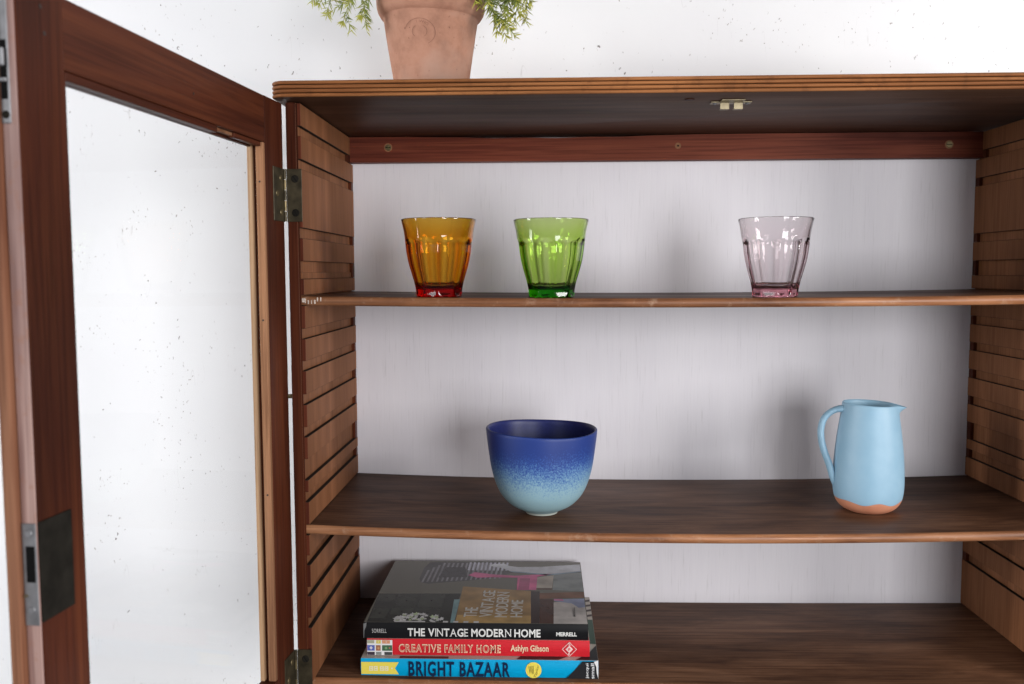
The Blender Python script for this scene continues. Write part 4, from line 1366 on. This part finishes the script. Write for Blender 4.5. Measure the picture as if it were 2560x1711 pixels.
def sprig(pts, density=1.0, seed=0, side=0.5):
    r_ = random.Random(seed)
    path = smooth_path(pts, 12)
    bm = bmesh.new()
    lay = bm.verts.layers.float.new('age')
    n_ = len(path)

    def spike(p, d, L, w, age):
        d = d.normalized()
        a = d.orthogonal().normalized(); c = d.cross(a)
        mid = p + d * L * 0.5 + Vector((0, 0, -L * 0.03))
        base = [bm.verts.new(p + (a * math.cos(t) + c * math.sin(t)) * w * 0.6) for t in (0, 2.09, 4.19)]
        m_ = [bm.verts.new(mid + (a * math.cos(t) + c * math.sin(t)) * w) for t in (0, 2.09, 4.19)]
        tip = bm.verts.new(p + d * L + Vector((0, 0, -L * 0.08)))
        for v in base: v[lay] = max(0, age - 0.15)
        for v in m_: v[lay] = age
        tip[lay] = min(1, age + 0.15)
        for i in range(3):
            j = (i + 1) % 3
            bm.faces.new((base[i], base[j], m_[j], m_[i]))
            bm.faces.new((m_[i], m_[j], tip))

    def branch(P, age0, age1, wst, L0, step):
        acc = 0
        for i in range(len(P) - 1):
            a, c = P[i], P[i + 1]
            t = i / (len(P) - 1)
            # stem segment
            d = (c - a)
            o1 = d.orthogonal().normalized(); o2 = d.normalized().cross(o1)
            w = wst * (1 - 0.6 * t)
            A = [bm.verts.new(a + (o1 * math.cos(q) + o2 * math.sin(q)) * w) for q in (0, 1.57, 3.14, 4.71)]
            B = [bm.verts.new(c + (o1 * math.cos(q) + o2 * math.sin(q)) * w) for q in (0, 1.57, 3.14, 4.71)]
            for v in A + B: v[lay] = age0 + (age1 - age0) * t
            for k in range(4):
                bm.faces.new((A[k], A[(k + 1) % 4], B[(k + 1) % 4], B[k]))
            acc += d.length
            while acc > step:
                acc -= step
                ag = age0 + (age1 - age0) * t + r_.uniform(-.1, .1)
                for q in range(r_.choice((2, 3, 3, 4))):
                    fwd = d.normalized()
                    w_ = r_.uniform(0, 2 * math.pi)
                    out_ = (o1 * math.cos(w_) + o2 * math.sin(w_))
                    spike(a + d * r_.random(), fwd * r_.uniform(0.25, 0.9) + out_ * r_.uniform(0.6, 1.0), L0 * r_.uniform(0.65, 1.15) * (1 - 0.35 * t), 0.00068, max(0, min(1, ag)))

    branch(path, 0.05, 0.75, 0.0008, 0.0165, 0.0048)
    # side shoots
    for i in range(int(n_ * 0.30), n_ - 2, 3):
        if r_.random() > side: continue
        p = path[i]
        d = (path[i + 1] - path[i]).normalized()
        w_ = r_.uniform(0, 2 * math.pi)
        o1 = d.orthogonal().normalized(); o2 = d.cross(o1)
        q = (d * 0.9 + (o1 * math.cos(w_) + o2 * math.sin(w_)) * 0.9).normalized()
        L = r_.uniform(0.016, 0.034)
        P = [p + q * L * k / 6 + Vector((0, 0, -0.25 * L * (k / 6) ** 2)) for k in range(7)]
        branch(P, 0.25, 1.0, 0.0005, 0.0140, 0.0036)
    # bright tuft at the tip
    d = (path[-1] - path[-3]).normalized()
    for k in range(16):
        o1 = d.orthogonal().normalized(); o2 = d.cross(o1)
        w_ = r_.uniform(0, 6.28)
        spike(path[-1], d * r_.uniform(0.3, 1) + (o1 * math.cos(w_) + o2 * math.sin(w_)) * r_.uniform(0.3, 0.9), r_.uniform(0.006, 0.011), 0.0006, r_.uniform(0.8, 1))
    return bm


R0 = 0.040
sprigs = [
    # left, hanging over the rim
    [(-0.02, -0.02, 0.118), (-0.048, -0.034, 0.146), (-0.070, -0.038, 0.136), (-0.088, -0.040, 0.110), (-0.099, -0.040, 0.082)],
    [(-0.02, 0.00, 0.118), (-0.052, -0.010, 0.152), (-0.088, -0.016, 0.146), (-0.116, -0.020, 0.128), (-0.131, -0.022, 0.108)],
    [(-0.03, -0.03, 0.118), (-0.052, -0.040, 0.138), (-0.064, -0.042, 0.120), (-0.072, -0.042, 0.102), (-0.077, -0.042, 0.088)],
    [(-0.01, 0.02, 0.118), (-0.040, 0.02, 0.165), (-0.085, 0.02, 0.158), (-0.122, 0.02, 0.138)],
    # right
    [(0.02, -0.02, 0.118), (0.046, -0.032, 0.146), (0.064, -0.038, 0.126), (0.076, -0.040, 0.096), (0.083, -0.040, 0.068)],
    [(0.02, -0.01, 0.118), (0.050, -0.018, 0.150), (0.078, -0.028, 0.136), (0.098, -0.032, 0.112), (0.110, -0.034, 0.089)],
    [(0.02, 0.01, 0.118), (0.054, 0.000, 0.156), (0.086, -0.008, 0.148), (0.108, -0.014, 0.128), (0.121, -0.018, 0.108)],
    [(0.03, -0.03, 0.118), (0.054, -0.038, 0.136), (0.068, -0.040, 0.116), (0.079, -0.040, 0.092), (0.089, -0.040, 0.076)],
    [(0.02, -0.03, 0.118), (0.050, -0.034, 0.142), (0.074, -0.038, 0.132), (0.092, -0.040, 0.116), (0.104, -0.040, 0.104)],
    [(0.02, 0.03, 0.118), (0.05, 0.05, 0.17), (0.088, 0.052, 0.162), (0.112, 0.054, 0.142)],
    # upright growth out of frame
    [(0.0, 0.0, 0.112), (0.005, 0.01, 0.16), (0.012, 0.02, 0.21), (0.03, 0.02, 0.245)],
    [(-0.01, 0.01, 0.112), (-0.02, 0.015, 0.16), (-0.035, 0.02, 0.205), (-0.06, 0.02, 0.232)],
    [(0.01, -0.01, 0.112), (0.028, -0.02, 0.16), (0.052, -0.025, 0.196), (0.08, -0.03, 0.210)],
    [(0.0, 0.02, 0.112), (0.0, 0.04, 0.16), (-0.005, 0.06, 0.20), (-0.01, 0.08, 0.225)],
]
for k, pts in enumerate(sprigs):
    pts = [p if q == 0 else (p[0], p[1], p[2] + 0.008 * min(1, q / 2)) for q, p in enumerate(pts)]
    add('frond', sprig(pts, seed=100 + k, side=0.58), 'fern', plant, origin=(0, 0, 0))
